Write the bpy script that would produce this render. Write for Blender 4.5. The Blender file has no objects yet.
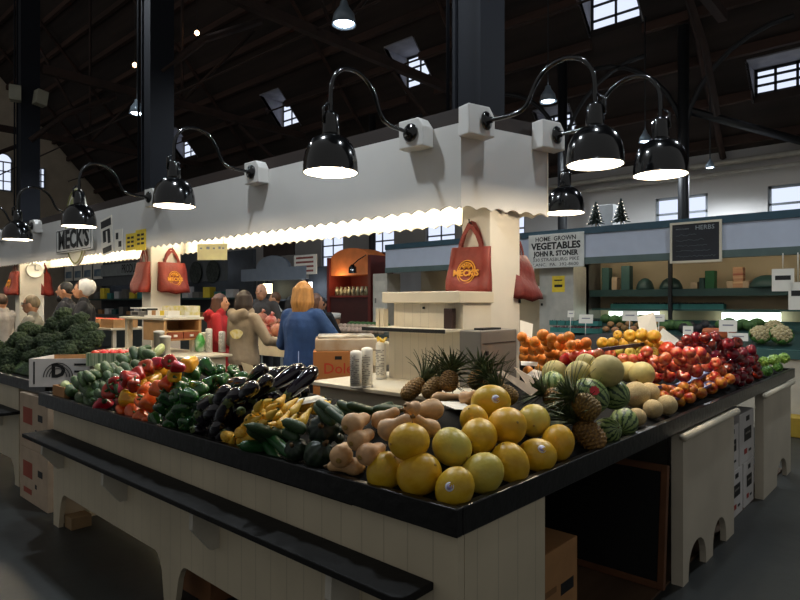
import bpy, math, random
import numpy as np
from mathutils import Vector, Matrix
R_ = random.Random(7)
C = bpy.context.scene.collection
PI = math.pi
# ---------------------------------------------------------------- camera
FPX, CX, CY, EYE = 612.0, 400.0, 303.0, 1.5
FW = Vector((0.7433, 0.6690, 0.0)); RT = Vector((0.6690, -0.7433, 0.0)); UP = Vector((0, 0, 1))
cam_d = bpy.data.cameras.new('camera'); cam = bpy.data.objects.new('camera', cam_d); C.objects.link(cam)
cam_d.sensor_width = 36.0; cam_d.lens = FPX * 36.0 / 800.0; cam_d.shift_y = 3.0 / 800.0
cam_d.clip_start = 0.05; cam_d.clip_end = 200
cam.location = (0, 0, EYE)
cam.rotation_euler = (PI / 2, 0, math.atan2(FW.y, FW.x) - PI / 2)
bpy.context.scene.camera = cam
# ---------------------------------------------------------------- world, exposure
sc = bpy.context.scene
sc.view_settings.view_transform = 'Standard'; sc.view_settings.look = 'None'
sc.view_settings.exposure = 0.0; sc.view_settings.gamma = 1.0; sc.view_settings.use_curve_mapping = False
w = bpy.data.worlds.new('hall_air'); sc.world = w; w.use_nodes = True
bg = w.node_tree.nodes['Background']; bg.inputs[0].default_value = (0.95, 0.95, 0.93, 1); bg.inputs[1].default_value = 0.21
LAMP_W, TUBE_E, PEND_W, WIN_E = 30.0, 40.0, 260.0, 1.1

def at(px, py, x=None, y=None, z=None, d=None):
    """world point seen in the photo at px,py and lying on a plane (or at a depth)"""
    r = (px - CX) / FPX; u = (CY - py) / FPX
    v = FW + RT * r + UP * u
    if x is not None: t = x / v.x
    elif y is not None: t = y / v.y
    elif z is not None: t = (z - EYE) / v.z
    else: t = d
    return Vector((0, 0, EYE)) + v * t

# ---------------------------------------------------------------- materials
def lin(c):
    if isinstance(c, str):
        c = c.lstrip('#'); c = [int(c[i:i + 2], 16) / 255 for i in (0, 2, 4)]
    return tuple(x / 12.92 if x <= 0.04045 else ((x + 0.055) / 1.055) ** 2.4 for x in c[:3]) + (1.0,)
MATS = {}
def mat(name, col, rough=0.6, metal=0.0, var=0.12, scale=6.0, bump=0.0, bscale=40.0, col2=None, rand=0.0, spec=0.5, coat=0.0, detail=4.0, stretch=None, sheen=0):
    if name in MATS: return MATS[name]
    m = bpy.data.materials.new(name); m.use_nodes = True; MATS[name] = m
    nt = m.node_tree; n = nt.nodes; l = nt.links; b = n['Principled BSDF']
    b.inputs['Roughness'].default_value = rough; b.inputs['Metallic'].default_value = metal
    b.inputs['Specular IOR Level'].default_value = spec; b.inputs['Coat Weight'].default_value = coat
    c = lin(col); tc = n.new('ShaderNodeTexCoord'); mp = n.new('ShaderNodeMapping')
    if stretch: mp.inputs['Scale'].default_value = stretch
    l.new(tc.outputs['Object'], mp.inputs[0])
    ns = n.new('ShaderNodeTexNoise'); ns.inputs['Scale'].default_value = scale; ns.inputs['Detail'].default_value = detail
    l.new(mp.outputs[0], ns.inputs['Vector'])
    rp = n.new('ShaderNodeValToRGB')
    if col2 is None:
        a = tuple(max(0, x * (1 - var)) for x in c[:3]) + (1,); d = tuple(min(1, x * (1 + var)) for x in c[:3]) + (1,)
        rp.color_ramp.elements[0].position = .3; rp.color_ramp.elements[1].position = .7
    else:
        a, d = c, lin(col2); rp.color_ramp.elements[0].position = .38; rp.color_ramp.elements[1].position = .62
    rp.color_ramp.elements[0].color = a; rp.color_ramp.elements[1].color = d
    l.new(ns.outputs[0], rp.inputs[0]); out = rp.outputs[0]
    if rand:
        oi = n.new('ShaderNodeObjectInfo'); hs = n.new('ShaderNodeHueSaturation')
        mr = n.new('ShaderNodeMapRange'); mr.inputs[3].default_value = 1 - rand; mr.inputs[4].default_value = 1 + rand
        l.new(oi.outputs['Random'], mr.inputs[0]); l.new(mr.outputs[0], hs.inputs['Value'])
        mh = n.new('ShaderNodeMapRange'); mh.inputs[3].default_value = .5 + rand * .07; mh.inputs[4].default_value = .5 - rand * .07
        l.new(oi.outputs['Random'], mh.inputs[0]); l.new(mh.outputs[0], hs.inputs['Hue'])
        if col2 is not None:
            ad = n.new('ShaderNodeVectorMath'); ad.operation = 'ADD'
            l.new(mp.outputs[0], ad.inputs[0]); l.new(oi.outputs['Random'], ad.inputs[1])
            sc2 = n.new('ShaderNodeVectorMath'); sc2.operation = 'SCALE'; sc2.inputs['Scale'].default_value = 7.3
            cb = n.new('ShaderNodeCombineXYZ'); l.new(oi.outputs['Random'], cb.inputs[0]); l.new(oi.outputs['Random'], cb.inputs[1])
            l.new(cb.outputs[0], sc2.inputs[0]); l.new(sc2.outputs[0], ad.inputs[1]); l.new(ad.outputs[0], ns.inputs['Vector'])
        l.new(out, hs.inputs['Color']); out = hs.outputs[0]
    l.new(out, b.inputs['Base Color'])
    if bump:
        nb = n.new('ShaderNodeTexNoise'); nb.inputs['Scale'].default_value = bscale; nb.inputs['Detail'].default_value = 3
        l.new(mp.outputs[0], nb.inputs['Vector']); bp = n.new('ShaderNodeBump'); bp.inputs['Strength'].default_value = bump
        bp.inputs['Distance'].default_value = 0.02
        l.new(nb.outputs[0], bp.inputs['Height']); l.new(bp.outputs[0], b.inputs['Normal'])
    return m
def emit(name, col, e):
    if name in MATS: return MATS[name]
    m = bpy.data.materials.new(name); m.use_nodes = True; MATS[name] = m
    nt = m.node_tree; nt.nodes.clear(); o = nt.nodes.new('ShaderNodeOutputMaterial'); s = nt.nodes.new('ShaderNodeEmission')
    s.inputs[0].default_value = lin(col); s.inputs[1].default_value = e; nt.links.new(s.outputs[0], o.inputs[0]); return m
def glassy(name, col, alpha_t=0.8, rough=.1):
    if name in MATS: return MATS[name]
    m = bpy.data.materials.new(name); m.use_nodes = True; MATS[name] = m
    nt = m.node_tree; b = nt.nodes['Principled BSDF']; b.inputs['Base Color'].default_value = lin(col); b.inputs['Roughness'].default_value = rough
    b.inputs['Alpha'].default_value = 1 - alpha_t; return m
def boards(name, col, axis=1, pitch=9.0, rough=.5, dark=.8, var=.08):
    """painted tongue and groove: narrow grooves by a wave of the object coordinate"""
    m = mat(name, col, rough, var=var, scale=3.0)
    nt = m.node_tree; n = nt.nodes; l = nt.links; b = n['Principled BSDF']
    tc = n.new('ShaderNodeTexCoord'); sp = n.new('ShaderNodeSeparateXYZ'); l.new(tc.outputs['Object'], sp.inputs[0])
    mu = n.new('ShaderNodeMath'); mu.operation = 'MULTIPLY'; mu.inputs[1].default_value = pitch; l.new(sp.outputs[axis], mu.inputs[0])
    fr = n.new('ShaderNodeMath'); fr.operation = 'FRACT'; l.new(mu.outputs[0], fr.inputs[0])
    lt = n.new('ShaderNodeMath'); lt.operation = 'LESS_THAN'; lt.inputs[1].default_value = .045; l.new(fr.outputs[0], lt.inputs[0])
    mx = n.new('ShaderNodeMixRGB'); mx.blend_type = 'MULTIPLY'; mx.inputs[2].default_value = (dark, dark, dark, 1)
    src = b.inputs['Base Color'].links[0].from_socket
    l.new(lt.outputs[0], mx.inputs[0]); l.new(src, mx.inputs[1]); l.new(mx.outputs[0], b.inputs['Base Color'])
    bp = n.new('ShaderNodeBump'); bp.inputs['Strength'].default_value = .5; bp.inputs['Distance'].default_value = .006; bp.invert = True
    l.new(lt.outputs[0], bp.inputs['Height']); l.new(bp.outputs[0], b.inputs['Normal'])
    return m

# ---------------------------------------------------------------- mesh building
class MB:
    def __init__(s): s.v = []; s.f = []; s.sm = []; s.mi = []; s.m = 0
    def add(s, vs, fs, smooth=False, M=None):
        o = len(s.v)
        s.v += [tuple(M @ Vector(p)) if M is not None else tuple(p) for p in vs]
        s.f += [tuple(i + o for i in f) for f in fs]; s.sm += [smooth] * len(fs); s.mi += [s.m] * len(fs); return s
    def box(s, x0, x1, y0, y1, z0, z1, M=None):
        v = [(x0, y0, z0), (x1, y0, z0), (x1, y1, z0), (x0, y1, z0), (x0, y0, z1), (x1, y0, z1), (x1, y1, z1), (x0, y1, z1)]
        return s.add(v, [(0, 3, 2, 1), (4, 5, 6, 7), (0, 1, 5, 4), (1, 2, 6, 5), (2, 3, 7, 6), (3, 0, 4, 7)], False, M)
    def prism(s, pts, t, M=None):
        """polygon in local xy (CCW), extruded along z 0..t"""
        n = len(pts); v = [(p[0], p[1], 0) for p in pts] + [(p[0], p[1], t) for p in pts]
        return s.add(v, [tuple(range(n))[::-1], tuple(range(n, 2 * n))] + [(i, (i + 1) % n, n + (i + 1) % n, n + i) for i in range(n)], False, M)
    def lathe(s, prof, n=24, M=None, lobes=None, caps=True):
        """profile (r,z) from bottom to top around z; lobes(theta,z)->factor"""
        v = []; f = []
        for r, z in prof:
            for k in range(n):
                a = 2 * PI * k / n; q = r * (lobes(a, z) if lobes else 1)
                v.append((q * math.cos(a), q * math.sin(a), z))
        m = len(prof)
        for i in range(m - 1):
            for k in range(n):
                f.append((i * n + k, i * n + (k + 1) % n, (i + 1) * n + (k + 1) % n, (i + 1) * n + k))
        if caps:
            f.append(tuple(range(n))[::-1]); f.append(tuple(range((m - 1) * n, m * n)))
        return s.add(v, f, True, M)
    def tube(s, pts, r, n=8, M=None, closed=False):
        P = [Vector(p) for p in pts]; m = len(P); rr = r if isinstance(r, (list, tuple)) else [r] * m
        v = []; f = []; prev = None
        for i in range(m):
            if closed: t = P[(i + 1) % m] - P[i - 1]
            else: t = (P[min(i + 1, m - 1)] - P[max(i - 1, 0)])
            t.normalize()
            if prev is None:
                a = Vector((0, 0, 1)) if abs(t.z) < .9 else Vector((1, 0, 0)); u = t.cross(a).normalized()
            else:
                u = (prev - t * prev.dot(t)); u = u.normalized() if u.length > 1e-6 else t.orthogonal().normalized()
            prev = u; w_ = t.cross(u)
            for k in range(n):
                a = 2 * PI * k / n; v.append(P[i] + (u * math.cos(a) + w_ * math.sin(a)) * rr[i])
        for i in range(m if closed else m - 1):
            j = (i + 1) % m
            for k in range(n): f.append((i * n + k, i * n + (k + 1) % n, j * n + (k + 1) % n, j * n + k))
        if not closed: f.append(tuple(range(n))[::-1]); f.append(tuple(range((m - 1) * n, m * n)))
        return s.add(v, f, True, M)
    def ball(s, c, r, n=16, m=10, M=None, fn=None):
        rx, ry, rz = r if isinstance(r, (list, tuple)) else (r, r, r)
        v = [(c[0], c[1], c[2] - rz)]; f = []
        for i in range(1, m):
            p = PI * i / m
            for k in range(n):
                a = 2 * PI * k / n; q = fn(a, p) if fn else 1
                v.append((c[0] + rx * q * math.sin(p) * math.cos(a), c[1] + ry * q * math.sin(p) * math.sin(a), c[2] - rz * q * math.cos(p)))
        v.append((c[0], c[1], c[2] + rz)); L = len(v) - 1
        for k in range(n):
            f.append((0, 1 + (k + 1) % n, 1 + k)); f.append((L, L - n + k, L - n + (k + 1) % n))
        for i in range(m - 2):
            for k in range(n):
                a = 1 + i * n + k; b = 1 + i * n + (k + 1) % n; f.append((a, b, b + n, a + n))
        return s.add(v, f, True, M)
    def mesh(s, name, mats):
        me = bpy.data.meshes.new(name); me.from_pydata(s.v, [], s.f)
        me.polygons.foreach_set('use_smooth', s.sm)
        for m in (mats if isinstance(mats, (list, tuple)) else [mats]): me.materials.append(m)
        if any(s.mi): me.polygons.foreach_set('material_index', s.mi)
        me.update(); return me
    def build(s, name, mats, parent=None):
        return link(name, s.mesh(name, mats), parent)
def link(name, me, parent=None, M=None):
    o = bpy.data.objects.new(name, me); C.objects.link(o)
    if parent is not None: o.parent = parent
    if M is not None: o.matrix_basis = M
    return o
def empty(name, loc=(0, 0, 0), rz=0.0, M=None):
    o = bpy.data.objects.new(name, None); C.objects.link(o); o.empty_display_size = .05
    if M is not None: o.matrix_basis = M
    else: o.location = loc; o.rotation_euler = (0, 0, rz)
    return o
def tag(o, label, cat, group=None, kind=None):
    o['label'] = label; o['category'] = cat
    if group: o['group'] = group
    if kind: o['kind'] = kind
    return o
def struct(o): o['kind'] = 'structure'; return o
def thing(name, label, cat, loc=(0, 0, 0), rz=0.0, group=None, M=None):
    return tag(empty(name, loc, rz, M), label, cat, group)
def bevel(o, w_=.004, seg=2):
    m = o.modifiers.new('bevel', 'BEVEL'); m.width = w_; m.segments = seg; m.limit_method = 'ANGLE'; return o
def frame(o, ax, ay, az):
    return Matrix(((ax[0], ay[0], az[0], o[0]), (ax[1], ay[1], az[1], o[1]), (ax[2], ay[2], az[2], o[2]), (0, 0, 0, 1)))
def face_frame(loc, normal):
    """local x = to the right as seen by someone facing the surface, y = up, z = out of it"""
    n = Vector(normal).normalized(); up = Vector((0, 0, 1)); x = up.cross(n).normalized(); y = n.cross(x)
    return frame(loc, x, y, n)
def text_mesh(txt, size, depth=.002, align='CENTER', bold=0.0, space=1.0):
    cu = bpy.data.curves.new('lettering', 'FONT'); cu.body = txt; cu.size = size; cu.extrude = depth; cu.align_x = align; cu.align_y = 'CENTER'
    cu.offset = bold; cu.resolution_u = 2; cu.space_character = space
    o = bpy.data.objects.new('tmp', cu); C.objects.link(o)
    dg = bpy.context.evaluated_depsgraph_get(); me = bpy.data.meshes.new_from_object(o.evaluated_get(dg))
    bpy.data.objects.remove(o); me.materials.clear(); return me
def text(name, txt, size, m, parent, loc, normal=None, M=None, depth=.002, bold=0.0, width=None, align='CENTER', space=1.0):
    me = text_mesh(txt, size, depth, align, bold, space); me.name = name; me.materials.append(m)
    if width:
        xs = [v.co.x for v in me.vertices]
        k = width / max(1e-4, max(xs) - min(xs))
        for v in me.vertices: v.co.x *= k
    T = M if M is not None else face_frame(loc, normal)
    if parent is not None: T = parent.matrix_basis.inverted() @ T if M is None else M
    return link(name, me, parent, T)
def remesh(mb, voxel, smooth=3):
    me = mb.mesh('tmp', []); o = bpy.data.objects.new('tmp', me); C.objects.link(o)
    r = o.modifiers.new('r', 'REMESH'); r.mode = 'VOXEL'; r.voxel_size = voxel; r.use_smooth_shade = True
    s_ = o.modifiers.new('s', 'SMOOTH'); s_.iterations = smooth; s_.factor = .5
    dg = bpy.context.evaluated_depsgraph_get(); out = bpy.data.meshes.new_from_object(o.evaluated_get(dg))
    bpy.data.objects.remove(o); out.materials.clear()
    out.polygons.foreach_set('use_smooth', [True] * len(out.polygons)); return out
def light(name, kind, loc, power, col=(1, .93, .82), size=.1, parent=None, rot=None, spot=2.6, blend=.5):
    ld = bpy.data.lights.new(name, kind); ld.energy = power; ld.color = col
    if kind == 'AREA': ld.size = size
    else: ld.shadow_soft_size = size
    if kind == 'SPOT': ld.spot_size = spot; ld.spot_blend = blend
    o = bpy.data.objects.new(name, ld); C.objects.link(o); o.location = loc
    if rot: o.rotation_euler = rot
    if parent is not None: o.parent = parent
    return o
def plusY(me_or_pts): return me_or_pts
# ================================================================ MATERIALS
M_ = {}
white_paint = mat('white_paint', '#d2c8b2', .45, var=.05, scale=2)
canopy_white = mat('canopy_white', '#d6d4d0', .5, var=.04, scale=1.5)
valance_white = mat('valance_white', '#f2ead8', .6, var=.03)
board_y = boards('white_boards_y', '#c9bca1', 1, 9.5)
board_x = boards('white_boards_x', '#c9bca1', 0, 8.5)
cab_x = boards('cream_boards_x', '#d8cfbd', 0, 14, dark=.75)
cab_y = boards('cream_boards_y', '#d8cfbd', 1, 14, dark=.75)
black_gloss = mat('black_gloss', '#08080a', .28, var=.3, scale=14, bump=.05)
black_worn = mat('black_worn', '#0c0b0b', .33, var=.4, scale=18, bump=.15, bscale=25)
lamp_black = mat('lamp_black', '#0a0b0d', .16, var=.1, coat=.6)
steel_blue = mat('steel_blue', '#12151d', .75, var=.12, scale=1.5, spec=.25)
dark_wood = mat('dark_wood', '#2a1d17', .7, var=.35, scale=5, stretch=(1, .12, 1))
roof_wood = mat('roof_wood', '#2b211d', .9, var=.5, scale=4, stretch=(1, .08, 1))
brown_wood = mat('brown_wood', '#6b4429', .55, var=.3, scale=6, stretch=(.2, 1, 1))
red_wood = mat('red_wood', '#8e4423', .5, var=.2, scale=6, stretch=(.2, 1, 1))
pale_wood = mat('pale_wood', '#b98d5c', .6, var=.15, scale=8, stretch=(.2, 1, 1))
card = mat('cardboard', '#a87a4c', .8, var=.1, scale=9)
card_pale = mat('cardboard_pale', '#b8a28a', .8, var=.1, scale=9)
card_white = mat('white_carton', '#cfcac6', .7, var=.06, scale=7)
paper = mat('paper', '#e9e4d8', .7, var=.03)
paper_yellow = mat('paper_yellow', '#e8c93a', .7, var=.08, scale=20)
ink = mat('black_ink', '#131313', .6)
ink_red = mat('red_ink', '#a02a20', .6)
ink_white = mat('white_lettering', '#e6e6e0', .6)
bag_red = mat('red_bag_fabric', '#7c2617', .6, var=.15, scale=12, bump=.25, bscale=30)
bag_dark = mat('dark_red_bag_fabric', '#64170f', .65, var=.15, scale=12, bump=.25, bscale=30)
gold = mat('yellow_print', '#e09a2c', .6)
metal_grey = mat('grey_enamel', '#7e7a74', .4, .3, var=.05)
teal = mat('teal_paint', '#2f5452', .5, var=.1)
teal_dark = mat('dark_teal_paint', '#23403f', .5, var=.1)
teal_pulp = mat('teal_pulp', '#3f7f78', .8, var=.1)
stall_blue = mat('pale_blue_panel', '#b9c0cf', .5, var=.04)
plastic_white = mat('white_plastic', '#e4e0d6', .3, var=.03)
tray_purple = mat('violet_tray', '#5b5a86', .4, var=.1)
iron_black = mat('black_iron', '#0d0f13', .5, var=.1)
chalk_board = mat('chalkboard_slate', '#0b0c0d', .6, var=.5, scale=3)
chalk_grey = mat('worn_slate', '#15171e', .55, var=.4, scale=3)
# ================================================================ HALL
fl = MB(); fl.box(-6, 12, -6, 30, -.2, 0)
M_['floor'] = mat('concrete_floor', '#2b2e2d', .45, var=.35, scale=1.6, bump=.12, bscale=8, detail=8)
struct(fl.build('floor', M_['floor']))
wf = MB(); wf.box(2.0, 6.4, 1.12, 3.4, 0, .012)
struct(wf.build('floor_boards', mat('floor_planks', '#5d4632', .6, var=.35, scale=3, stretch=(.15, 2, 1))))
XW, YG = 12.0, 26.0
def roof_z(x): return 4.2 + 1.1 * (XW - x)
# right wall with window openings
wall_paint = mat('wall_paint', '#b9b6b4', .8, var=.08, scale=.6)
wins = [(1.35, 2.33), (3.28, 4.21), (7.05, 8.0), (8.98, 9.92), (11.0, 11.95), (13.0, 13.95)]
wb = MB(); prev = -6.0
for a, b in wins:
    wb.box(XW, XW + .25, prev, a, 0, 4.6); wb.box(XW, XW + .25, a, b, 0, 2.55); wb.box(XW, XW + .25, a, b, 3.5, 4.6); prev = b
wb.box(XW, XW + .25, prev, YG, 0, 4.6)
struct(wb.build('wall_right', wall_paint))
pane_day = emit('daylight_glass', '#dfe9ff', WIN_E)
frame_white = mat('window_frame', '#8d949c', .5)
frame_dark = mat('dark_window_frame', '#2d3036', .6)
NW = [0]
def window(o, ax, w_, h, cols, rows, fm, sash=True, deep=.05, arch=False):
    """o: lower corner; ax: unit vector along the width; glass faces the room"""
    NW[0] += 1
    T = frame(o, ax, (0, 0, 1), Vector(ax).cross(Vector((0, 0, 1))))
    root = struct(empty('window_%d' % NW[0], M=T))
    f = MB(); t = .05
    for k in range(cols + 1):
        q = t if k in (0, cols) else .04
        c = w_ * k / cols; c = min(max(c, q / 2), w_ - q / 2); f.box(c - q / 2, c + q / 2, 0, h, -deep / 2, deep / 2)
    for k in range(rows + 1):
        q = t if k in (0, rows) else .04
        c = h * k / rows; c = min(max(c, q / 2), h - q / 2); f.box(0, w_, c - q / 2, c + q / 2, -deep / 2, deep / 2)
    if arch:
        pts = [(w_ / 2 + w_ / 2 * math.cos(a), h + w_ / 2 * math.sin(a), 0) for a in [PI * i / 12 for i in range(13)]]
        f.tube(pts, .035, 6)
    struct(f.build('window_frame', fm, root))
    g = MB(); g.box(.02, w_ - .02, .02, h, -.006, .006)
    if arch: g.prism([(w_ / 2 + (w_ / 2 - .01) * math.cos(a), h + (w_ / 2 - .01) * math.sin(a)) for a in [PI * i / 12 for i in range(13)]], .012)
    struct(g.build('window_pane', pane_day, root))
    return root
for a, b in wins: window((XW + .06, a, 2.55), (0, 1, 0), b - a, .95, 2, 3, frame_white)
# gable wall
brick = mat('painted_brick', '#b3a592', .85, var=.1, scale=2.5, bump=.4, bscale=18)
g = MB(); zt = lambda x: roof_z(x)
g.prism([(-6, 0), (XW, 0), (XW, zt(XW)), (-6, zt(-6))], .3, frame((0, YG + .3, 0), (1, 0, 0), (0, 0, 1), (0, -1, 0)))
struct(g.build('wall_back', brick))
for px in (6, 60):
    pass
p = at(-6, 190, y=YG - .04); q = at(12, 190, y=YG - .04)
window((p.x, YG - .04, p.z), (1, 0, 0), q.x - p.x, 1.1, 2, 3, frame_white, arch=True)
p = at(36.5, 188, y=YG - .04); q = at(45, 188, y=YG - .04)
window((p.x, YG - .04, p.z), (1, 0, 0), q.x - p.x, .8, 2, 3, frame_white)
for k in range(26):   # dentils stepping down under the rake
    pass
# roof with dormer holes
dorm = [(10.95, 11.45, 1.2, 2.42), (10.95, 11.45, 5.5, 6.25), (9.5, 10.22, 3.8, 4.7), (9.5, 10.22, 8.2, 9.0), (9.5, 10.22, 12.7, 13.5), (9.5, 10.22, 17.9, 18.8)]
xs = sorted({-3.0, XW + .3} | {v for d_ in dorm for v in d_[:2]}); ys = sorted({-6.0, YG + .3} | {v for d_ in dorm for v in d_[2:]})
r = MB()
for i in range(len(xs) - 1):
    for j in range(len(ys) - 1):
        mx_, my_ = (xs[i] + xs[i + 1]) / 2, (ys[j] + ys[j + 1]) / 2
        if any(d_[0] < mx_ < d_[1] and d_[2] < my_ < d_[3] for d_ in dorm): continue
        a, b, c, d_ = xs[i], xs[i + 1], ys[j], ys[j + 1]
        lo = [(a, c, roof_z(a)), (b, c, roof_z(b)), (b, d_, roof_z(b)), (a, d_, roof_z(a))]
        r.add(lo + [(x, y, z + .12) for x, y, z in lo], [(0, 3, 2, 1), (4, 5, 6, 7), (0, 1, 5, 4), (1, 2, 6, 5), (2, 3, 7, 6), (3, 0, 4, 7)])
struct(r.build('ceiling', roof_wood))
rf = MB()
for k in range(24):     # purlins along the hall
    x = 11.8 - k * .52; z = roof_z(x)
    seg = [-6.0] + [v for d_ in dorm if d_[0] - .1 < x < d_[1] + .1 for v in d_[2:]] + [YG]; seg.sort()
    for a, b in zip(seg[::2], seg[1::2]): rf.box(x - .05, x + .05, a, b, z - .17, z - .02)
for y in (-1.5, .4, 3.0, 7.2, 10.6, 15.2, 20.5, 24):   # principal rafters
    rf.tube([(11.9, y, roof_z(11.9) - .25), (-2, y, roof_z(-2) - .25)], .055, 4)
struct(rf.build('ceiling_rafters', mat('rafter_wood', '#38241c', .9, var=.5, scale=4, stretch=(1, .1, 1))))
br = MB()
for y in (2.5, 7.37, 12.2, 17.05):
    br.box(3.9, 9.9, y - .06, y + .06, 5.65, 5.8)
    br.tube([(3.7, y, 4.4), (4.3, y, 5.0), (5.2, y, 5.55)], .05, 4); br.tube([(9.6, y, 4.2), (9.0, y, 5.0), (8.0, y, 5.6)], .05, 4)
    br.tube([(6.6, y, 5.8), (8.4, y, 7.9)], .04, 4); br.tube([(6.6, y, 5.8), (5.0, y, 8.6)], .04, 4); br.tube([(6.6, y, 5.8), (6.6, y, 9.6)], .035, 4)
for x, z in ((6.2, 5.75), (9.2, 6.3)):
    br.tube([(x, -3, z), (x, 25.9, z)], .02, 5)
struct(br.build('ceiling_trusses', mat('truss_wood', '#2f1f19', .85, var=.4, scale=3)))
cheek = mat('dormer_lining', '#8d8c93', .8, var=.15, scale=5)
for n_, (a, b, c, d_) in enumerate(dorm):
    zs = roof_z(b); m = MB(); top = min(roof_z(a), zs + (.55 if b > 11 else .9))
    for yy in (c, d_):
        m.prism([(a, roof_z(a)), (b, zs), (b, top), (a, top)] if roof_z(a) < top - .01 else [(a, roof_z(a)), (b, zs), (b, top)], .03, frame((0, yy + (.03 if yy == d_ else 0), 0), (1, 0, 0), (0, 0, 1), (0, -1, 0)))
    m.box(a - .02, b + .02, c, d_, top, top + .03)
    o = struct(m.build('trim_%d' % (n_ + 1), cheek))
    window((b + .03, c, zs), (0, 1, 0), d_ - c, top - zs, 4 if b > 11 else 2, 4 if b > 11 else 3, frame_dark)
# pipes and eave board at the top of the right wall
for z, rr, nm in ((3.98, .055, 'trim_11'), (3.8, .035, 'trim_12')):
    m = MB(); m.tube([(XW - .12, -3, z), (XW - .12, 22, z)], rr, 10); struct(m.build(nm, mat('painted_pipe', '#a09b92', .5)))
m = MB(); m.tube([(10.25, 3.1, 4.55), (11.9, 1.7, 4.1)], .07, 4); struct(m.build('trim_13', iron_black))
# iron columns by the far aisle
for x, y in ((10.25, 3.16), (10.25, 5.25), (10.25, 10.1)):
    m = MB(); m.tube([(x, y, 0), (x, y, 5.9)], .085, 12); m.lathe([(.16, 0), (.16, .12), (.1, .2)], 12, Matrix.Translation((x, y, 0)))
    for s_ in (-1, 1):
        m.tube([(x, y + s_ * 1.5 * (1 - math.cos(t)), 4.0 + 1.6 * math.sin(t)) for t in [i * PI / 16 for i in range(9)]], .04, 6)
    struct(m.build('column', iron_black))
# ================================================================ PENDANT HALL LIGHTS
pend = {}
def pendant(p, s_, label, power):
    t = thing('pendant_light', label, 'pendant light', p, 0, 'hall pendant lights')
    m = MB(); m.lathe([(.045 * s_, .3 * s_), (.06 * s_, .24 * s_), (.13 * s_, .14 * s_), (.16 * s_, 0), (.15 * s_, 0), (.12 * s_, .13 * s_), (.05 * s_, .22 * s_)], 20, caps=False)
    m.build('shade', mat('pendant_shade', '#7a8894', .3, .2), t)
    b = MB(); b.ball((0, 0, .04 * s_), (.13 * s_, .13 * s_, .05 * s_), 16, 8); b.build('lens', emit('pendant_lens', '#e4f2ff', 14), t)
    m = MB(); m.tube([(0, 0, .3 * s_), (0, 0, max(.8, min(3.5, roof_z(p[0]) - p[2] - .1)))], .012, 6); m.build('rod', iron_black, t)
    light('pendant_lamp', 'SPOT', (0, 0, -.03), power, (.86, .94, 1), .1, t, spot=2.7)
for px, py, w_, lb in ((344, 25, 25, 'large lit pendant light above the tall lamp arm at the canopy middle'), (137, 114, 15, 'small lit pendant light left of the second dark steel column'),
                       (548, 102, 17, 'lit pendant light right of the big steel column by two roof windows'), (645, 142, 12, 'small lit pendant light on a long rod above the rightmost canopy lamp'),
                       (710, 168, 9, 'tiny lit pendant light near the far right wall under the eave')):
    d = min(10.0, .32 * FPX / w_); pendant(at(px, py, d=d), w_ * d / FPX / .32, lb, PEND_W)
# added pendants out of view, to brighten the canopy fascia, aisles and end wall
for p, lb in (((2.05, 3.6, 5.0), 'added pendant light above the pepper heap over the long counter'), ((2.5, 8.2, 6.2), 'added pendant light above the broccoli over the long counter'), ((3.2, 1.25, 5.0), 'added pendant light above the melons at the counter end'), ((-2.5, 19.5, 6.5), 'added pendant light before the brick end wall'), ((7.2, .4, 5.4), 'added pendant light over the right aisle')): pendant(Vector(p), 1.1, lb, PEND_W * (4.0 if 'end wall' in lb else .55 if 'melons' in lb else 1))
bare = emit('bare_bulb', '#ffc890', 12)
for px, py, lb in ((135, 65, 'bare warm bulb beside the second dark steel column'), (197, 33, 'bare warm bulb right of the second dark steel column')):
    p = at(px, py, d=13); t = thing('bare_bulb', lb, 'light bulb', p, 0, 'bare bulbs under the roof')
    m = MB(); m.ball((0, 0, 0), .05, 12, 8); m.build('bulb', bare, t)
    m = MB(); m.tube([(0, 0, .05), (0, 0, .12)], .022, 8); m.tube([(0, 0, .12), (0, 0, roof_z(p.x) - p.z - .1)], .006, 5); m.build('cord', iron_black, t)
# ================================================================ CANOPY
A_, B_ = Vector((3.24, 2.38, 0)), Vector((4.0, 2.16, 0)); YE = 14.0
path = [Vector((3.24, YE, 0)), A_, B_, Vector((4.0, YE, 0))]
can = thing('stall_canopy', 'long white canopy with scalloped edge over the middle of the produce stall', 'canopy', (3.62, 2.4, 0))
def loc_(m): return m
ci = can.matrix_basis.inverted()
def fascia(a, b, name, mt, zb, zt_, pitch=.13, amp=.024):
    d = (b - a); L = d.length; d.normalize(); nrm = Vector((d.y, -d.x, 0)); n = max(2, int(L / (pitch / 8))); v = []; f = []
    for i in range(n + 1):
        s_ = L * i / n; z = zb + amp * abs(math.sin(PI * s_ / pitch)); c = a + d * s_
        for off in (0, .014):
            v.append(tuple(c - nrm * off + Vector((0, 0, z)))); v.append(tuple(c - nrm * off + Vector((0, 0, zt_))))
    for i in range(n):
        o = i * 4; q = o + 4
        f += [(o, q, q + 1, o + 1), (o + 2, o + 3, q + 3, q + 2), (o, o + 2, q + 2, q), (o + 1, q + 1, q + 3, o + 3)]
    f += [(0, 1, 3, 2), (n * 4, n * 4 + 2, n * 4 + 3, n * 4 + 1)]
    m = MB(); m.add(v, f, False, ci); return m.build(name, mt, can)
fascia(path[0], path[1], 'front_fascia', canopy_white, 2.118, 2.68)
fascia(path[1], path[2], 'end_fascia', canopy_white, 2.118, 2.68)
fascia(path[2], path[3], 'back_fascia', valance_white, 2.118, 2.68)
m = MB(); v = [Vector((3.255, YE, 0)), A_ + Vector((.016, .016, 0)), B_ + Vector((-.016, .02, 0)), Vector((3.985, YE, 0))]
m.prism([(p.x, p.y) for p in v], .02, ci @ Matrix.Translation((0, 0, 2.4))); m.build('canopy_ceiling', valance_white, can)
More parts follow.
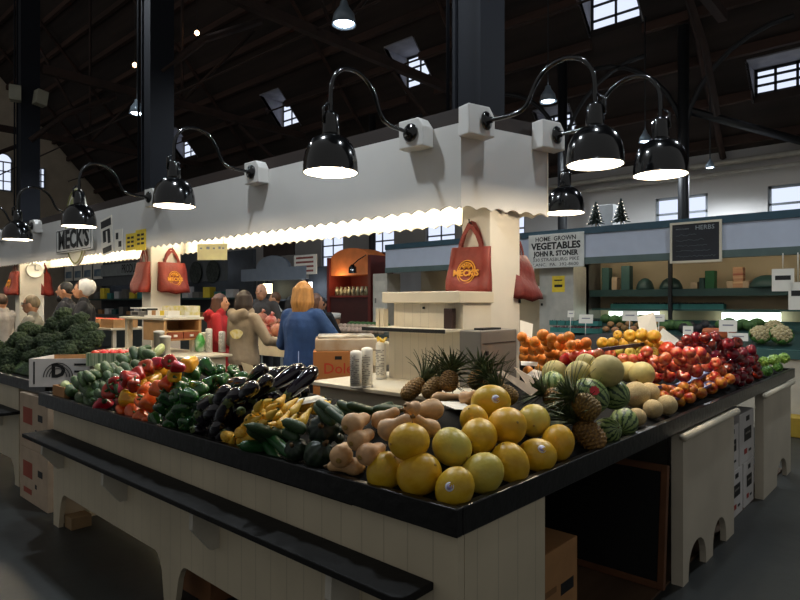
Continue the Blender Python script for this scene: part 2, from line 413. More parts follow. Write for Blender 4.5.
m = MB(); c_ = Vector((3.62, 6, 0)); m.prism([(p.x * .985 + 3.62 * .015, p.y + (.015 if p.y < 5 else 0)) for p in path], .1, ci @ Matrix.Translation((0, 0, 2.681))); m.build('roof_trim', dark_wood, can)
# white boxed posts and steel columns above them
for k, y in enumerate((2.32, 7.2, 12.05)):
    m = MB(); m.box(3.49, 3.875, y, y + .235, 0, 2.4, ci); o = m.build('post', mat('post_white', '#ddd6c8', .45, var=.04), can); bevel(o, .006)
    if k == 0:
        m = MB(); m.box(3.855, 3.87, y - .012, y, 1.5, 1.58, ci)
        m.build('outlet', iron_black, o)
for y in (2.44, 7.34, 12.2):
    z2 = 8.6; m = MB()
    m.box(3.55, 3.86, y, y + .03, 2.79, z2); m.box(3.55, 3.86, y + .22, y + .25, 2.79, z2); m.box(3.57, 3.84, y + .03, y + .22, 2.79, z2)
    m.tube([(3.53, y + .27, 2.79), (3.53, y + .27, z2)], .014, 6)
    struct(m.build('column', steel_blue))
# mounting blocks
MOUNT_Z = 2.653
front_y = (2.72, 4.58, 6.5, 8.4, 10.25, 12.1)
en = Vector((-.278, -.961, 0))
mounts = [((3.24, y, MOUNT_Z), Vector((-1, 0, 0))) for y in front_y]
e1 = A_ + (B_ - A_) * .11; e2 = A_ + (B_ - A_) * .93
mounts += [((e1.x, e1.y, MOUNT_Z + .03), en), ((e2.x, e2.y, MOUNT_Z + .03), en), ((4.0, 2.45, MOUNT_Z), Vector((1, 0, 0)))]
blk = [(-.11, -.1), (.11, -.1), (.11, .03), (.065, .095), (-.11, .095)]
for p, nr in mounts:
    T = ci @ face_frame(p, nr); m = MB(); m.prism(blk, .11, T); bevel(m.build('lamp_block', canopy_white, can), .008)
# ================================================================ GOOSENECK LAMPS
def make_lamp_meshes():
    d = {}
    m = MB(); m.lathe([(.062, 0), (.062, .012), (.05, .02), (.022, .028), (.02, .045)], 20, frame((0, 0, 0), (0, 1, 0), (0, 0, 1), (1, 0, 0))); d['mount_disc'] = m.mesh('mount_disc', lamp_black)
    ctrl = [(.0, 0), (.1, 0), (.2, .005), (.27, .03), (.31, .085), (.345, .16), (.40, .225), (.48, .265), (.56, .272), (.64, .245), (.69, .19), (.715, .12), (.72, .03), (.72, -.06)]
    pts = []
    for i in range(len(ctrl) - 1):
        a, b, c, e = [Vector((ctrl[min(max(j, 0), len(ctrl) - 1)][0], 0, ctrl[min(max(j, 0), len(ctrl) - 1)][1])) for j in (i - 1, i, i + 1, i + 2)]
        for t in (0, .34, .67): pts.append(.5 * ((2 * b) + (c - a) * t + (2 * a - 5 * b + 4 * c - e) * t * t + (3 * b - a - 3 * c + e) * t ** 3))
    pts.append(Vector((.72, 0, -.06)))
    m = MB(); m.tube(pts, .0135, 10); d['arm'] = m.mesh('arm', lamp_black)
    m = MB(); m.lathe([(.05, -.17), (.052, -.15), (.05, -.05), (.04, -.03), (.014, -.02)], 18, Matrix.Translation((.72, 0, 0))); m.tube([(.775, 0, -.1), (.775, 0, -.01), (.74, 0, .02)], .009, 6); d['socket'] = m.mesh('socket', lamp_black)
    pr = [(.162, -.383), (.1615, -.35), (.158, -.31), (.149, -.265), (.132, -.225), (.104, -.19), (.072, -.17), (.045, -.162)]
    inn = [(r_ - .006, z - .002) for r_, z in pr][::-1]
    m = MB(); m.lathe(pr, 36, Matrix.Translation((.72, 0, 0)), caps=False); m.lathe([(.164, -.387), (.166, -.381), (.162, -.377)], 36, Matrix.Translation((.72, 0, 0)), caps=False); d['shade'] = m.mesh('shade', lamp_black)
    m = MB(); m.lathe([(.03, -.17)] + inn[1:], 36, Matrix.Translation((.72, 0, 0)), caps=False); d['shade_liner'] = m.mesh('shade_liner', mat('lamp_white_enamel', '#f6f0e4', .5))
    m = MB(); m.ball((.72, 0, -.27), (.06, .06, .075), 16, 10); d['bulb'] = m.mesh('bulb', emit('lamp_bulb', '#fff0d4', 16))
    return d
LM = make_lamp_meshes()
lamp_labels = ['black gooseneck lamp on the canopy front, nearest to the end post', 'black gooseneck lamp second from the end along the canopy front', 'black gooseneck lamp in front of the oval canopy sign',
               'black gooseneck lamp left of the oval canopy sign', 'black gooseneck lamp at the far left edge of the canopy front', 'black gooseneck lamp farthest along the canopy front',
               'large black gooseneck lamp hanging out from the corner of the canopy end', 'black gooseneck lamp on the right corner of the canopy end', 'black gooseneck lamp on the rear side of the canopy beside the lettered sign']
def lamp(p, nr, label, power=None):
    az = math.atan2(nr.y, nr.x); p = Vector(p) + nr * .11
    t = thing('gooseneck_lamp', label, 'lamp', p, az, 'gooseneck lamps on the canopy')
    for k, me in LM.items(): link(k, me, t)
    light('lamp_light', 'POINT', (.72, 0, -.345), power or LAMP_W, (1, .84, .62), .05, t)
    return t
for (p, nr), lb in zip(mounts, lamp_labels):
    if 'corner of the canopy end' in lb: nr = (Vector((.07, -1, 0)) if 'large' in lb else Vector((-.03, -1, 0))).normalized()
    lamp(p, nr, lb)
# ================================================================ TUBES UNDER THE CANOPY
tube_m = emit('fluorescent', '#fff3d8', TUBE_E)
for k in range(9):
    y = 2.75 + k * 1.25
    if y > YE - 1.3: break
    t = thing('fluorescent_tube', ['first', 'second', 'third', 'fourth', 'fifth', 'sixth', 'seventh', 'eighth', 'ninth'][k] + ' lit tube from the near end under the white canopy', 'tube light', (3.78, y, 2.33), 0, 'tube lights under the canopy')
    m = MB(); m.tube([(0, 0, 0), (0, 1.12, 0)], .018, 10); m.build('tube', tube_m, t)
    m = MB(); m.box(-.05, .05, -.03, 1.15, .03, .068); m.box(-.02, .02, -.03, 0, -.02, .03); m.box(-.02, .02, 1.12, 1.15, -.02, .03); m.build('housing', plastic_white, t)
# ================================================================ MAIN COUNTER
X0, Y0, YL, XR = 1.43, 1.065, 4.56, 6.61
PROF = [(2.2, [(0, .865), (.42, 1.06), (.6, 1.05), (1.0, .93)]), (2.9, [(0, .865), (.5, .96), (.9, 1.0), (1.6, 1.06)]),
        (4.0, [(0, .865), (.17, .9), (.34, .95), (.5, 1.0), (.9, 1.05), (1.2, 1.07), (1.35, 1.15), (1.6, 1.2)]),
        (4.6, [(0, .865), (.17, .9), (.34, .95), (.5, 1.07), (.7, 1.15), (1.6, 1.2)])]
def itp(p, u):
    if u <= p[0][0]: return p[0][1]
    for (a, b), (c, d) in zip(p, p[1:]):
        if u <= c: return b + (d - b) * (u - a) / (c - a)
    return p[-1][1]
def smooth(v, a, b): t = min(1, max(0, (v - a) / (b - a))); return t * t * (3 - 2 * t)
def bed(x, y):
    ux, uy = x - X0, y - Y0
    if ux < uy or x <= 2.2:
        u = min(ux, uy); lo = smooth(y, 1.7, 2.0) * (1 - smooth(y, 2.3, 2.65)) * smooth(uy - ux, 0, .25)
        return itp(PROF[0][1], u) * (1 - lo) + itp([(0, .865), (.3, .9), (1.2, .93)], u) * lo
    for (xa, pa), (xb, pb) in zip(PROF, PROF[1:]):
        if x <= xb: k = (x - xa) / (xb - xa); return itp(pa, uy) * (1 - k) + itp(pb, uy) * k
    return itp(PROF[-1][1], uy)
def in_bed(x, y):
    if x < X0 or y < Y0 or y > YL or x > XR: return False
    return x < 2.42 or y < 2.0 or (x > 3.95 and y < 2.6)
ctr = thing('produce_counter', 'white boarded market counter with black rim heaped with fruit and vegetables', 'counter', (X0, Y0, 0))
K = ctr.matrix_basis.inverted()
m = MB(); t = .03
m.box(X0, X0 + t, Y0, YL, .815, .9, K); m.box(X0 + t, XR, Y0, Y0 + t, .815, .9, K); m.box(X0 + t, 2.42, YL - t, YL, .815, .9, K); m.box(XR - t, XR, Y0 + t, 2.6, .815, .9, K)
bevel(m.build('rim', black_worn, ctr), .004)
m = MB(); S = .06
nx, ny = int((XR - X0) / S), int((YL - Y0) / S)
idx = {}
def bv(i, j):
    if (i, j) not in idx:
        x, y = X0 + .03 + i * S, Y0 + .03 + j * S; idx[(i, j)] = len(bvs); bvs.append((x, y, bed(x, y)))
    return idx[(i, j)]
bvs = []; bf = []
for i in range(nx - 1):
    for j in range(ny - 1):
        x, y = X0 + .03 + (i + .5) * S, Y0 + .03 + (j + .5) * S
        if in_bed(x + S / 2, y + S / 2): bf.append((bv(i, j), bv(i + 1, j), bv(i + 1, j + 1), bv(i, j + 1)))
nb_ = len(bvs); edge = {}
for f in bf:
    for a, b in zip(f, f[1:] + f[:1]): edge[(a, b)] = 1
sides = [(a, b) for (a, b) in edge if (b, a) not in edge]
bvs += [(x, y, .8) for x, y, z in bvs]
bf2 = bf + [tuple(i + nb_ for i in f[::-1]) for f in bf] + [(b, a, a + nb_, b + nb_) for a, b in sides]
m.add(bvs, bf2, True, K); m.build('bed', mat('bed_board', '#0c0a08', .95, var=.3, spec=.2), ctr)
# front boards (left side of the photo) with cut-out feet
def front_panel():
    L = YL - .04 - (Y0 + .012)
    def low(s_):      # lower edge: feet at the ends and near the middle, arched between
        for c, hw in ((0.06, .14), (1.785, .06), (L - .05, .06)):
            d = abs(s_ - c)
            if d < hw: return 0.0
            if d < hw + .1: return .24 * math.sqrt(max(0, 1 - ((hw + .1 - d) / .1) ** 2))
        return .24
    ss = sorted({round(i * L / 140, 4) for i in range(141)} | {0, L})
    up = [(s_, .815) for s_ in reversed(ss)]; dn = [(s_, low(s_)) for s_ in ss]
    return ss, low, L
ss, low, L = front_panel()
xs_ = lambda s_: 1.452 + .06 * s_ / L
m = MB(); v = []; f = []
for s_ in ss:
    y = Y0 + .012 + s_; x = xs_(s_)
    for dx in (0, .03): v += [(x + dx, y, low(s_)), (x + dx, y, .815)]
for i in range(len(ss) - 1):
    o = i * 4; q = o + 4
    f += [(o, o + 1, q + 1, q), (o + 2, q + 2, q + 3, o + 3), (o, q, q + 2, o + 2), (o + 1, o + 3, q + 3, q + 1)]
f += [(0, 2, 3, 1), (len(v) - 4, len(v) - 3, len(v) - 1, len(v) - 2)]
m.add(v, f, False, K); m.build('front_panel', board_y, ctr)
m = MB(); m.box(1.485, 1.97, Y0 + .012, Y0 + .042, 0, .815, K); m.build('side_panel', board_x, ctr)
m = MB(); m.box(1.94, 1.97, Y0 + .042, Y0 + .8, 0, .815, K); m.build('return_panel', white_paint, ctr)
m = MB(); m.box(1.56, 2.4, YL - .07, YL - .04, 0, .815, K); m.build('end_panel', white_paint, ctr)
# bench shelf with brackets
pts = [(1.455, 1.17), (1.34, 1.17)] + [(1.34 - .04 * math.sin(a), 1.21 - .04 * math.cos(a)) for a in [i * PI / 10 for i in range(6)]] + [(1.315, 4.5), (1.505, 4.5)]
m = MB(); m.prism(pts[::-1], .026, K @ Matrix.Translation((0, 0, .625))); sh = m.build('bench_shelf', mat('black_bench', '#131211', .7, spec=.3, var=.35, scale=10, bump=.1, bscale=20), ctr); bevel(sh, .005)
for y in (1.5, 2.4, 3.35, 4.32):
    xo = xs_(y - Y0)
    m = MB(); m.prism([(xo, .625), (xo - .125, .625), (xo - .13, .53), (xo - .04, .42), (xo, .42)], .03, K @ frame((0, y + .03, 0), (1, 0, 0), (0, 0, 1), (0, -1, 0)))
    m.build('bracket', mat('bracket_white', '#c2bcae', .5), sh)
# arched support panels under the right arm
def arch_panel(x0, x1, arches, y, name):
    W = x1 - x0
    def low(s_):
        for c, r_ in arches:
            if abs(s_ - c) < r_: return .2 + 0.16 * math.sqrt(1 - ((s_ - c) / r_) ** 2) if False else (.02 + .165 * max(0, 1 - ((s_ - c) / r_) ** 2) ** .4)
        return 0.0
    ss = sorted({i * W / 80 for i in range(81)} | {c + k * r_ * .9999 for c, r_ in arches for k in (-1, 1)} | {c + k * r_ * 1.0001 for c, r_ in arches for k in (-1, 1)})
    m = MB(); v = []; f = []
    for s_ in ss:
        for dy in (0, .035): v += [(x0 + s_, y + dy, low(s_)), (x0 + s_, y + dy, .8)]
    for i in range(len(ss) - 1):
        o = i * 4; q = o + 4; f += [(o, q, q + 1, o + 1), (o + 2, o + 3, q + 3, q + 2), (o, o + 2, q + 2, q), (o + 1, q + 1, q + 3, o + 3)]
    f += [(0, 1, 3, 2), (len(v) - 4, len(v) - 2, len(v) - 1, len(v) - 3)]
    m.add(v, f, False, K)
    m.box(x0, x0 + .03, y + .035, y + .06, 0, .8, K); m.box(x1 - .03, x1, y + .035, y + .06, 0, .8, K)
    o = m.build(name, mat('support_paint', '#cbc0ac', .5, var=.08, scale=3), ctr)
    t = MB(); t.tube([(x0 - .03, y - .012, .795), (x1 + .02, y - .012, .795)], .022, 10, K); t.build('moulding', white_paint, o)
    return o
arch_panel(3.4, 4.42, [(.25, .16), (.69, .145)], Y0 - .015, 'support_panel')
arch_panel(5.32, 6.38, [(.68, .2)], Y0 - .005, 'support_panel')
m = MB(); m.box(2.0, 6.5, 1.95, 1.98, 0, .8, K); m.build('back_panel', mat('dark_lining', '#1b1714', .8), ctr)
m = MB(); m.box(2.6, 3.38, 1.5, 1.53, .68, .8, K); m.build('inner_rail', white_paint, ctr)

# ================================================================ CARTONS AND BOARD UNDER THE COUNTER
def carton(name, x0, x1, y0, y1, z0, z1, mt, label, cat='box', group=None, marks=(), rz=0.0, lid=True, flap_mat=None):
    """closed carton; marks: (face 'x'|'y', u, v, w, h, material) panels or ('text', ...)"""
    c = ((x0 + x1) / 2, (y0 + y1) / 2, z0); w_, d_, h = x1 - x0, y1 - y0, z1 - z0
    t = thing(name, label, cat, c, rz, group)
    m = MB(); m.box(-w_ / 2, w_ / 2, -d_ / 2, d_ / 2, 0, h); bevel(m.build('carton', mt, t), .004)
    m = MB(); m.box(-w_ / 2 + .01, w_ / 2 - .01, -.004, .004, h, h + .0015); m.build('seam', mat('carton_seam', '#6e5338', .8), t)
    for mk in marks:
        if mk[0] == 'y': T = frame((mk[1] * w_ - w_ / 2, -d_ / 2 - (.0008 if mk[5] in (MATS.get('grey_smear'), metal_grey) else 0), mk[2] * h), (1, 0, 0), (0, 0, 1), (0, -1, 0)); span = w_
        else: T = frame((-w_ / 2, d_ / 2 - mk[1] * d_, mk[2] * h), (0, -1, 0), (0, 0, 1), (-1, 0, 0)); span = d_
        if isinstance(mk[3], str):
            text('lettering', mk[3], mk[4], mk[5], t, None, M=T, depth=.0008, bold=.001)
        else:
            m = MB(); m.box(-mk[3] * span / 2, mk[3] * span / 2, -mk[4] * h / 2, mk[4] * h / 2, 0, .0012, T); m.build(mk[6] if len(mk) > 6 else 'print', mk[5], t)
    return t
carton('cardboard_box', 2.1, 2.48, 1.2, 1.62, .012, .495, card, 'brown cardboard box with hand hole standing behind the white corner panel', marks=[
    ('y', .75, .62, .3, .1, ink, 'hand_hole'), ('y', .66, .32, .62, .12, ink), ('y', .66, .32, .5, .05, mat('grey_smear', '#5a5358', .8)), ('y', .66, .12, .62, .1, ink), ('y', .35, .66, .3, .05, mat('brown_print', '#7a5632', .8))])
m = MB(); m.lathe([(.075, 0), (.085, .1), (.09, .1), (.08, .005)], 20); o = m.build('red_bucket', mat('red_plastic', '#8e1f18', .4)); o.location = (2.22, 1.33, .496); tag(o, 'small red tub standing on the brown cardboard box under the counter', 'tub')
t = thing('chalkboard', 'blank black chalkboard in a wooden frame leaning under the counter', 'chalkboard', (3.27, 1.1, .013))
T = frame((0, 0, 0), (0, 1, 0), (.1, 0, .995), (.995, 0, -.1)); bw, bh, ft = .8, .635, .035
m = MB(); m.box(ft, bw - ft, ft, bh - ft, -.012, .0, T); m.build('slate', chalk_board, t)
m = MB(); m.box(0, ft, 0, bh, -.02, .012, T); m.box(bw - ft, bw, 0, bh, -.02, .012, T); m.box(ft, bw - ft, 0, ft, -.02, .012, T); m.box(ft, bw - ft, bh - ft, bh, -.02, .012, T); bevel(m.build('board_frame', brown_wood, t), .003)
lab_ = ['white carton with black label, lower left of the four under the counter', 'white carton with black label, lower right of the four under the counter', 'white carton with black label, upper left of the four under the counter', 'large white carton with black label, upper right of the four under the counter']
for k, (a, b, z0, z1) in enumerate(((4.6, 4.95, 0, .33), (4.98, 5.28, 0, .33), (4.5, 4.84, .332, .65), (4.87, 5.29, .332, .7))):
    carton('white_carton', a, b, 1.12, 1.5, z0, z1, card_white, lab_[k], 'box', 'white cartons under the counter', [('y', .55, .55, .5, .26, ink), ('y', .55, .57, .34, .04, metal_grey), ('y', .55, .86, .24, .1, ink, 'hand_hole'), ('y', .4, .22, .2, .1, ink_red), ('y', .7, .2, .18, .05, ink)])
rp = mat('red_carton_print', '#9c4a38', .8)
for k, (z0, z1, lb) in enumerate(((0, .4, 'printed brown carton on the floor in the gap left of the long counter'), (.402, .81, 'printed brown carton stacked topmost in the gap left of the long counter'))):
    carton('produce_carton', 1.56, 1.95, 4.78, 5.38, z0, z1, card_pale, lb, 'box', 'printed cartons in the gap', [('x', .3, .6, .34, .3, rp), ('x', .75, .62, .16, .12, ink, 'hand_hole'), ('x', .3, .2, .3, .1, rp), ('x', .6, .35, .06, .08, ink)])
m = MB(); m.box(0, .13, 0, .12, 0, .08); o = m.build('wood_block', mat('old_wood', '#8d7350', .7)); o.location = (1.545, 4.3, 0); tag(o, 'pale wooden block on the floor under the left end of the counter', 'block'); bevel(o)
# cartons seen through the arches
carton('floor_carton', 1.62, 1.98, 2.72, 3.05, 0, .3, mat('carton_brown', '#7c5230', .8), 'brown carton on the floor behind the counter feet', 'box')  # plain darker brown cardboard

# ================================================================ SECOND COUNTER ON THE LEFT
c2 = thing('produce_counter', 'second white counter with black rim at the far left carrying broccoli', 'counter', (1.62, 5.0, 0)); K2 = c2.matrix_basis.inverted()
m = MB(); m.box(1.6, 1.63, 4.95, 9.5, .815, .9, K2); m.box(1.63, 2.2, 4.95, 4.98, .815, .9, K2); bevel(m.build('rim', black_worn, c2), .004)
m = MB(); m.box(1.63, 2.2, 4.98, 9.5, .82, .86, K2); m.build('bed', MATS['bed_board'], c2)
m = MB(); m.box(1.63, 1.66, 5.65, 9.5, .2, .815, K2); m.box(1.63, 1.66, 5.65, 5.75, 0, .2, K2); m.box(1.66, 2.15, 5.65, 5.68, .0, .815, K2)
m.prism([(5.75, .2), (5.75, .06), (5.78, .15), (5.85, .2)], .03, K2 @ frame((1.63, 0, 0), (0, 1, 0), (0, 0, 1), (1, 0, 0))); m.box(1.63, 1.66, 7.0, 7.15, 0, .2, K2)
m.build('front_panel', board_y, c2)
m = MB(); m.box(1.44, 1.63, 5.6, 9.5, .6, .625, K2); sh2 = m.build('bench_shelf', MATS['black_bench'], c2); bevel(sh2)
for y in (6.1, 7.1):
    m = MB(); m.prism([(1.63, .6), (1.5, .6), (1.5, .54), (1.6, .45), (1.63, .45)], .03, K2 @ frame((0, y, 0), (1, 0, 0), (0, 0, 1), (0, -1, 0))); m.build('bracket', MATS['bracket_white'], sh2)
# ================================================================ PRODUCE: shapes (unit radius, long axis z)
def wobble(seed, amp):
    rr = random.Random(seed); ph = [rr.uniform(0, 6.28) for _ in range(4)]
    return lambda a, p: 1 + amp * (math.sin(a + ph[0]) * math.sin(p) * .6 + math.sin(2 * a + ph[1]) * math.sin(2 * p) * .4)
def body(fn, n=24, m=16, bend=0.0, hl=1.0):
    """surface of revolution-like: fn(a, s) -> radius, s in [-1,1] along z*hl ; bend curves it along x"""
    v = [(bend, 0, -hl)]; f = []
    for i in range(1, m):
        s_ = -math.cos(PI * i / m); z = s_ * hl
        for k in range(n):
            a = 2 * PI * k / n; r = fn(a, s_); v.append((r * math.cos(a) + bend * s_ * s_, r * math.sin(a), z))
    v.append((bend, 0, hl)); L = len(v) - 1
    for k in range(n): f.append((0, 1 + (k + 1) % n, 1 + k)); f.append((L, L - n + k, L - n + (k + 1) % n))
    for i in range(m - 2):
        for k in range(n):
            a = 1 + i * n + k; b = 1 + i * n + (k + 1) % n; f.append((a, b, b + n, a + n))
    mb = MB(); mb.add(v, f, True); return mb
def circ(s_): return math.sqrt(max(0, 1 - s_ * s_))
mel_m = mat('melon_rind', '#c99a14', .38, col2='#d2a82c', scale=1.6, bump=.08, bscale=5, rand=.09)
mel_g = mat('melon_rind_pale', '#c2a83a', .4, col2='#bfae4a', scale=1.2, bump=.08, bscale=5, rand=.08)
scar_m = mat('stem_scar', '#9a7a3c', .8)
stick_w = mat('round_sticker', '#dfe2ee', .4); stick_p = mat('violet_print', '#a79cc4', .5)
butt_m = mat('butternut_skin', '#c69a6c', .5, var=.1, scale=2.5, rand=.07)
acorn_m = mat('acorn_skin', '#16221a', .45, col2='#22331f', scale=2.2, rand=.15)
acorn_d = mat('acorn_dull', '#3d3d26', .55, col2='#2e3a22', scale=3)
zuc_m = mat('zucchini_skin', '#1b3015', .5, col2='#35502a', scale=9, stretch=(1.5, 1.5, .3), rand=.2)
zuc_b = mat('zucchini_bright', '#15401c', .42, col2='#245a2a', scale=6, stretch=(1.5, 1.5, .3))
cuc_m = mat('cucumber_skin', '#203716', .5, col2='#41602a', scale=5, stretch=(1.5, 1.5, .35), bump=.25, bscale=9, rand=.25)
cuc_l = mat('cucumber_light', '#7e9152', .45, col2='#b9bd86', scale=4, stretch=(1.5, 1.5, .4), rand=.15)
ysq_m = mat('yellow_squash_skin', '#d8a62e', .38, col2='#e6bd4c', scale=2.5, rand=.1)
egg_m = mat('eggplant_skin', '#120a14', .14, var=.4, scale=2, coat=.5, rand=.1)
egg_c = mat('eggplant_calyx', '#56602f', .6, col2='#3c4a25', scale=4)
stem_g = mat('green_stem', '#3f5a24', .6, var=.2)
stem_b = mat('brown_stem', '#6a5232', .7)
pep_r = mat('red_pepper', '#9c1414', .2, col2='#b41c16', scale=1.8, coat=.4, rand=.22)
pep_o = mat('orange_pepper', '#d9501a', .22, col2='#e06a20', scale=1.8, coat=.4, rand=.08)
pep_y = mat('yellow_pepper', '#e09a12', .22, col2='#e8ae22', scale=1.8, coat=.4, rand=.08)
pep_g = mat('green_pepper', '#16381a', .2, col2='#2c5a24', scale=1.6, coat=.45, rand=.25)
wat_pale = None
def watermelon_mat(name, dk, lt):
    m = mat(name, lt, .4, var=.12, scale=5); nt = m.node_tree; n = nt.nodes; l = nt.links; b = n['Principled BSDF']
    tc = n.new('ShaderNodeTexCoord'); sp = n.new('ShaderNodeSeparateXYZ'); l.new(tc.outputs['Object'], sp.inputs[0])
    at_ = n.new('ShaderNodeMath'); at_.operation = 'ARCTAN2'; l.new(sp.outputs[1], at_.inputs[0]); l.new(sp.outputs[0], at_.inputs[1])
    ns = n.new('ShaderNodeTexNoise'); ns.inputs['Scale'].default_value = 5; ns.inputs['Detail'].default_value = 4; l.new(tc.outputs['Object'], ns.inputs['Vector'])
    mu = n.new('ShaderNodeMath'); mu.operation = 'MULTIPLY_ADD'; mu.inputs[1].default_value = 12; l.new(at_.outputs[0], mu.inputs[0])
    m2 = n.new('ShaderNodeMath'); m2.operation = 'MULTIPLY'; m2.inputs[1].default_value = 6.5; l.new(ns.outputs[0], m2.inputs[0]); l.new(m2.outputs[0], mu.inputs[2])
    sn = n.new('ShaderNodeMath'); sn.operation = 'SINE'; l.new(mu.outputs[0], sn.inputs[0])
    mr = n.new('ShaderNodeMapRange'); mr.inputs[1].default_value = -.6; mr.inputs[2].default_value = .05; l.new(sn.outputs[0], mr.inputs[0])
    mx = n.new('ShaderNodeMixRGB'); mx.inputs[1].default_value = lin(dk); src = b.inputs['Base Color'].links[0].from_socket
    l.new(mr.outputs[0], mx.inputs[0]); l.new(src, mx.inputs[2]); l.new(mx.outputs[0], b.inputs['Base Color']); return m
wat_m = watermelon_mat('watermelon_rind', '#1c3a1a', '#86985a'); wat_l = watermelon_mat('watermelon_pale', '#5d7a3c', '#a9b778')
hon_m = mat('honeydew_rind', '#bfae6c', .55, var=.1, scale=3, bump=.12, bscale=20, rand=.05)
can_m = mat('cantaloupe_rind', '#b39a66', .7, col2='#c8b184', scale=16, bump=.4, bscale=22, rand=.06)
pine_m = mat('pineapple_rind', '#5f4522', .6, col2='#9a7638', scale=6, rand=.12)
pine_c = mat('pineapple_leaves', '#2d3a22', .5, col2='#52603a', scale=2.5, rand=.15)
app_p = mat('pink_apple', '#b0281f', .25, col2='#d2784a', scale=1.3, coat=.3, rand=.15)
app_r = mat('red_apple', '#5c0b12', .16, col2='#861816', scale=1.6, coat=.5, rand=.2)
app_b = mat('bright_red_apple', '#cf2418', .2, col2='#dd5236', scale=1.8, coat=.4, rand=.1)
app_y = mat('yellow_apple', '#d6981f', .3, col2='#dcae3c', scale=1.4, coat=.2, rand=.08)
app_g = mat('green_yellow_apple', '#bda73a', .3, col2='#cdbb5a', scale=1.4, rand=.1)
nect = mat('nectarine_skin', '#9c2a18', .3, col2='#d08a32', scale=1.2, rand=.15)
org_m = mat('orange_peel', '#e4862a', .42, var=.07, scale=3, bump=.12, bscale=60, rand=.08)
org_l = mat('tangelo_peel', '#e0903a', .42, var=.07, scale=3, bump=.12, bscale=60, rand=.08)
let_m = mat('lettuce_leaf', '#6f9a35', .5, col2='#a3bf5c', scale=4, rand=.1)
let_d = mat('dark_lettuce', '#3c6a24', .5, col2='#5d8a3a', scale=4, rand=.1)
broc_m = mat('broccoli_floret', '#25361b', .8, col2='#40552c', scale=9, bump=.9, bscale=55, rand=.25)
broc_s = mat('broccoli_stalk', '#6f8449', .6, var=.15)
caul = mat('cauliflower_curd', '#cdbf97', .8, col2='#bda97a', scale=8, bump=.6, bscale=30)
caul_l = mat('cauliflower_leaf', '#47702f', .5, var=.2)

P_ = {}
def proto(k, *parts): P_[k] = list(parts)     # first = body, others children (name, mesh)
def ms(mb, n, m): return mb.mesh(n, m)
def melon(mt, nm, seed, st):
    w_ = wobble(seed, .05)
    b = body(lambda a, s_: (circ(s_) - .1 * max(0, s_ - .6)) * w_(a, math.acos(-s_)) if s_ < .97 else .08, 26, 18, hl=1.17)
    c = MB(); c.lathe([(.06, 0), (.07, .02), (.04, .04), (.015, .03)], 10, Matrix.Translation((0, 0, 1.15)))
    parts = [(nm, ms(b, nm, mt)), ('stem_scar', ms(c, 'stem_scar', scar_m))]
    if st:
        s2 = MB(); s2.lathe([(.24, 0), (.24, .015), (0.001, .02)], 18, frame((.985, 0, .15), (0, 1, 0), (-.15, 0, .99), (.99, 0, .15)))
        i2 = MB(); i2.lathe([(.15, 0), (.15, .022), (0.001, .03)], 14, frame((.99, 0, .15), (0, 1, 0), (-.15, 0, .99), (.99, 0, .15)))
        parts += [('sticker', ms(s2, 'sticker', stick_w)), ('sticker_print', ms(i2, 'sticker_print', stick_p))]
    return parts
proto('melon', *melon(mel_m, 'canary_melon', 1, False)); proto('melon_p', *melon(mel_g, 'canary_melon', 2, False)); proto('melon_s', *melon(mel_m, 'canary_melon', 3, True))
def sq(nm, mt, prof, n=20, bend=0., hl=1., scar=None, stem=None, lob=None):
    def fn(a, s_):
        u = (s_ + 1) / 2; r = itp(prof, u); e = min(1, math.sqrt(max(0, 1 - abs(s_) ** 8))); return r * e * (lob(a, u) if lob else 1)
    b = body(fn, n, 20, bend, hl); ps = [(nm, ms(b, nm, mt))]
    if scar:
        c = MB(); c.lathe([(.22, -.02), (.24, .03), (.1, .02), (0.001, 0.0)], 12, Matrix.Translation((bend, 0, -hl)) @ Matrix.Rotation(PI, 4, 'X')); ps.append(('blossom_scar', ms(c, 'blossom_scar', scar)))
    if stem:
        c = MB(); c.tube([(bend, 0, hl - .06), (bend, 0, hl + .18), (bend + .08, 0, hl + .3)], [.2, .13, .15], 7); ps.append(('stem', ms(c, 'stem', stem)))
    return ps
proto('butternut', *sq('butternut_squash', butt_m, [(0, .3), (.06, .75), (.2, 1), (.38, .92), (.55, .62), (.75, .56), (.93, .55), (1, .3)], hl=2.0, scar=scar_m, stem=stem_b, bend=.12))
proto('butternut_end', *sq('butternut_squash', butt_m, [(0, .3), (.06, .75), (.25, 1), (.45, .9), (.6, .64), (.8, .58), (.95, .5), (1, .3)], hl=1.6, scar=scar_m, stem=stem_b))
proto('acorn', *sq('acorn_squash', acorn_m, [(0, .1), (.1, .5), (.3, .88), (.6, 1), (.85, .8), (1, .35)], 40, hl=1.1, stem=stem_b, lob=lambda a, u: 1 - .1 * (1 - abs(math.cos(5 * a))) ))
proto('acorn_d', *sq('acorn_squash', acorn_d, [(0, .1), (.1, .5), (.3, .88), (.6, 1), (.85, .8), (1, .35)], 40, hl=1.1, stem=stem_b, lob=lambda a, u: 1 - .1 * (1 - abs(math.cos(5 * a)))))
zp = [(0, .4), (.05, .85), (.25, 1), (.7, .92), (.92, .75), (1, .5)]
proto('zucchini', *sq('zucchini', zuc_m, zp, 14, .15, 4., stem=stem_g)); proto('zucchini_b', *sq('zucchini', zuc_b, zp, 14, -.15, 4., stem=stem_g))
proto('cucumber', *sq('cucumber', cuc_m, [(0, .3), (.06, .8), (.3, 1), (.7, .98), (.93, .7), (1, .3)], 14, .2, 3.2)); proto('cucumber_l', *sq('cucumber', cuc_l, [(0, .3), (.06, .8), (.3, 1), (.7, .98), (.93, .7), (1, .3)], 14, .2, 3.2))
proto('ysquash', *sq('yellow_squash', ysq_m, [(0, .35), (.08, .8), (.25, 1), (.5, .85), (.72, .5), (.9, .4), (1, .3)], 16, .25, 2.4, stem=stem_g))
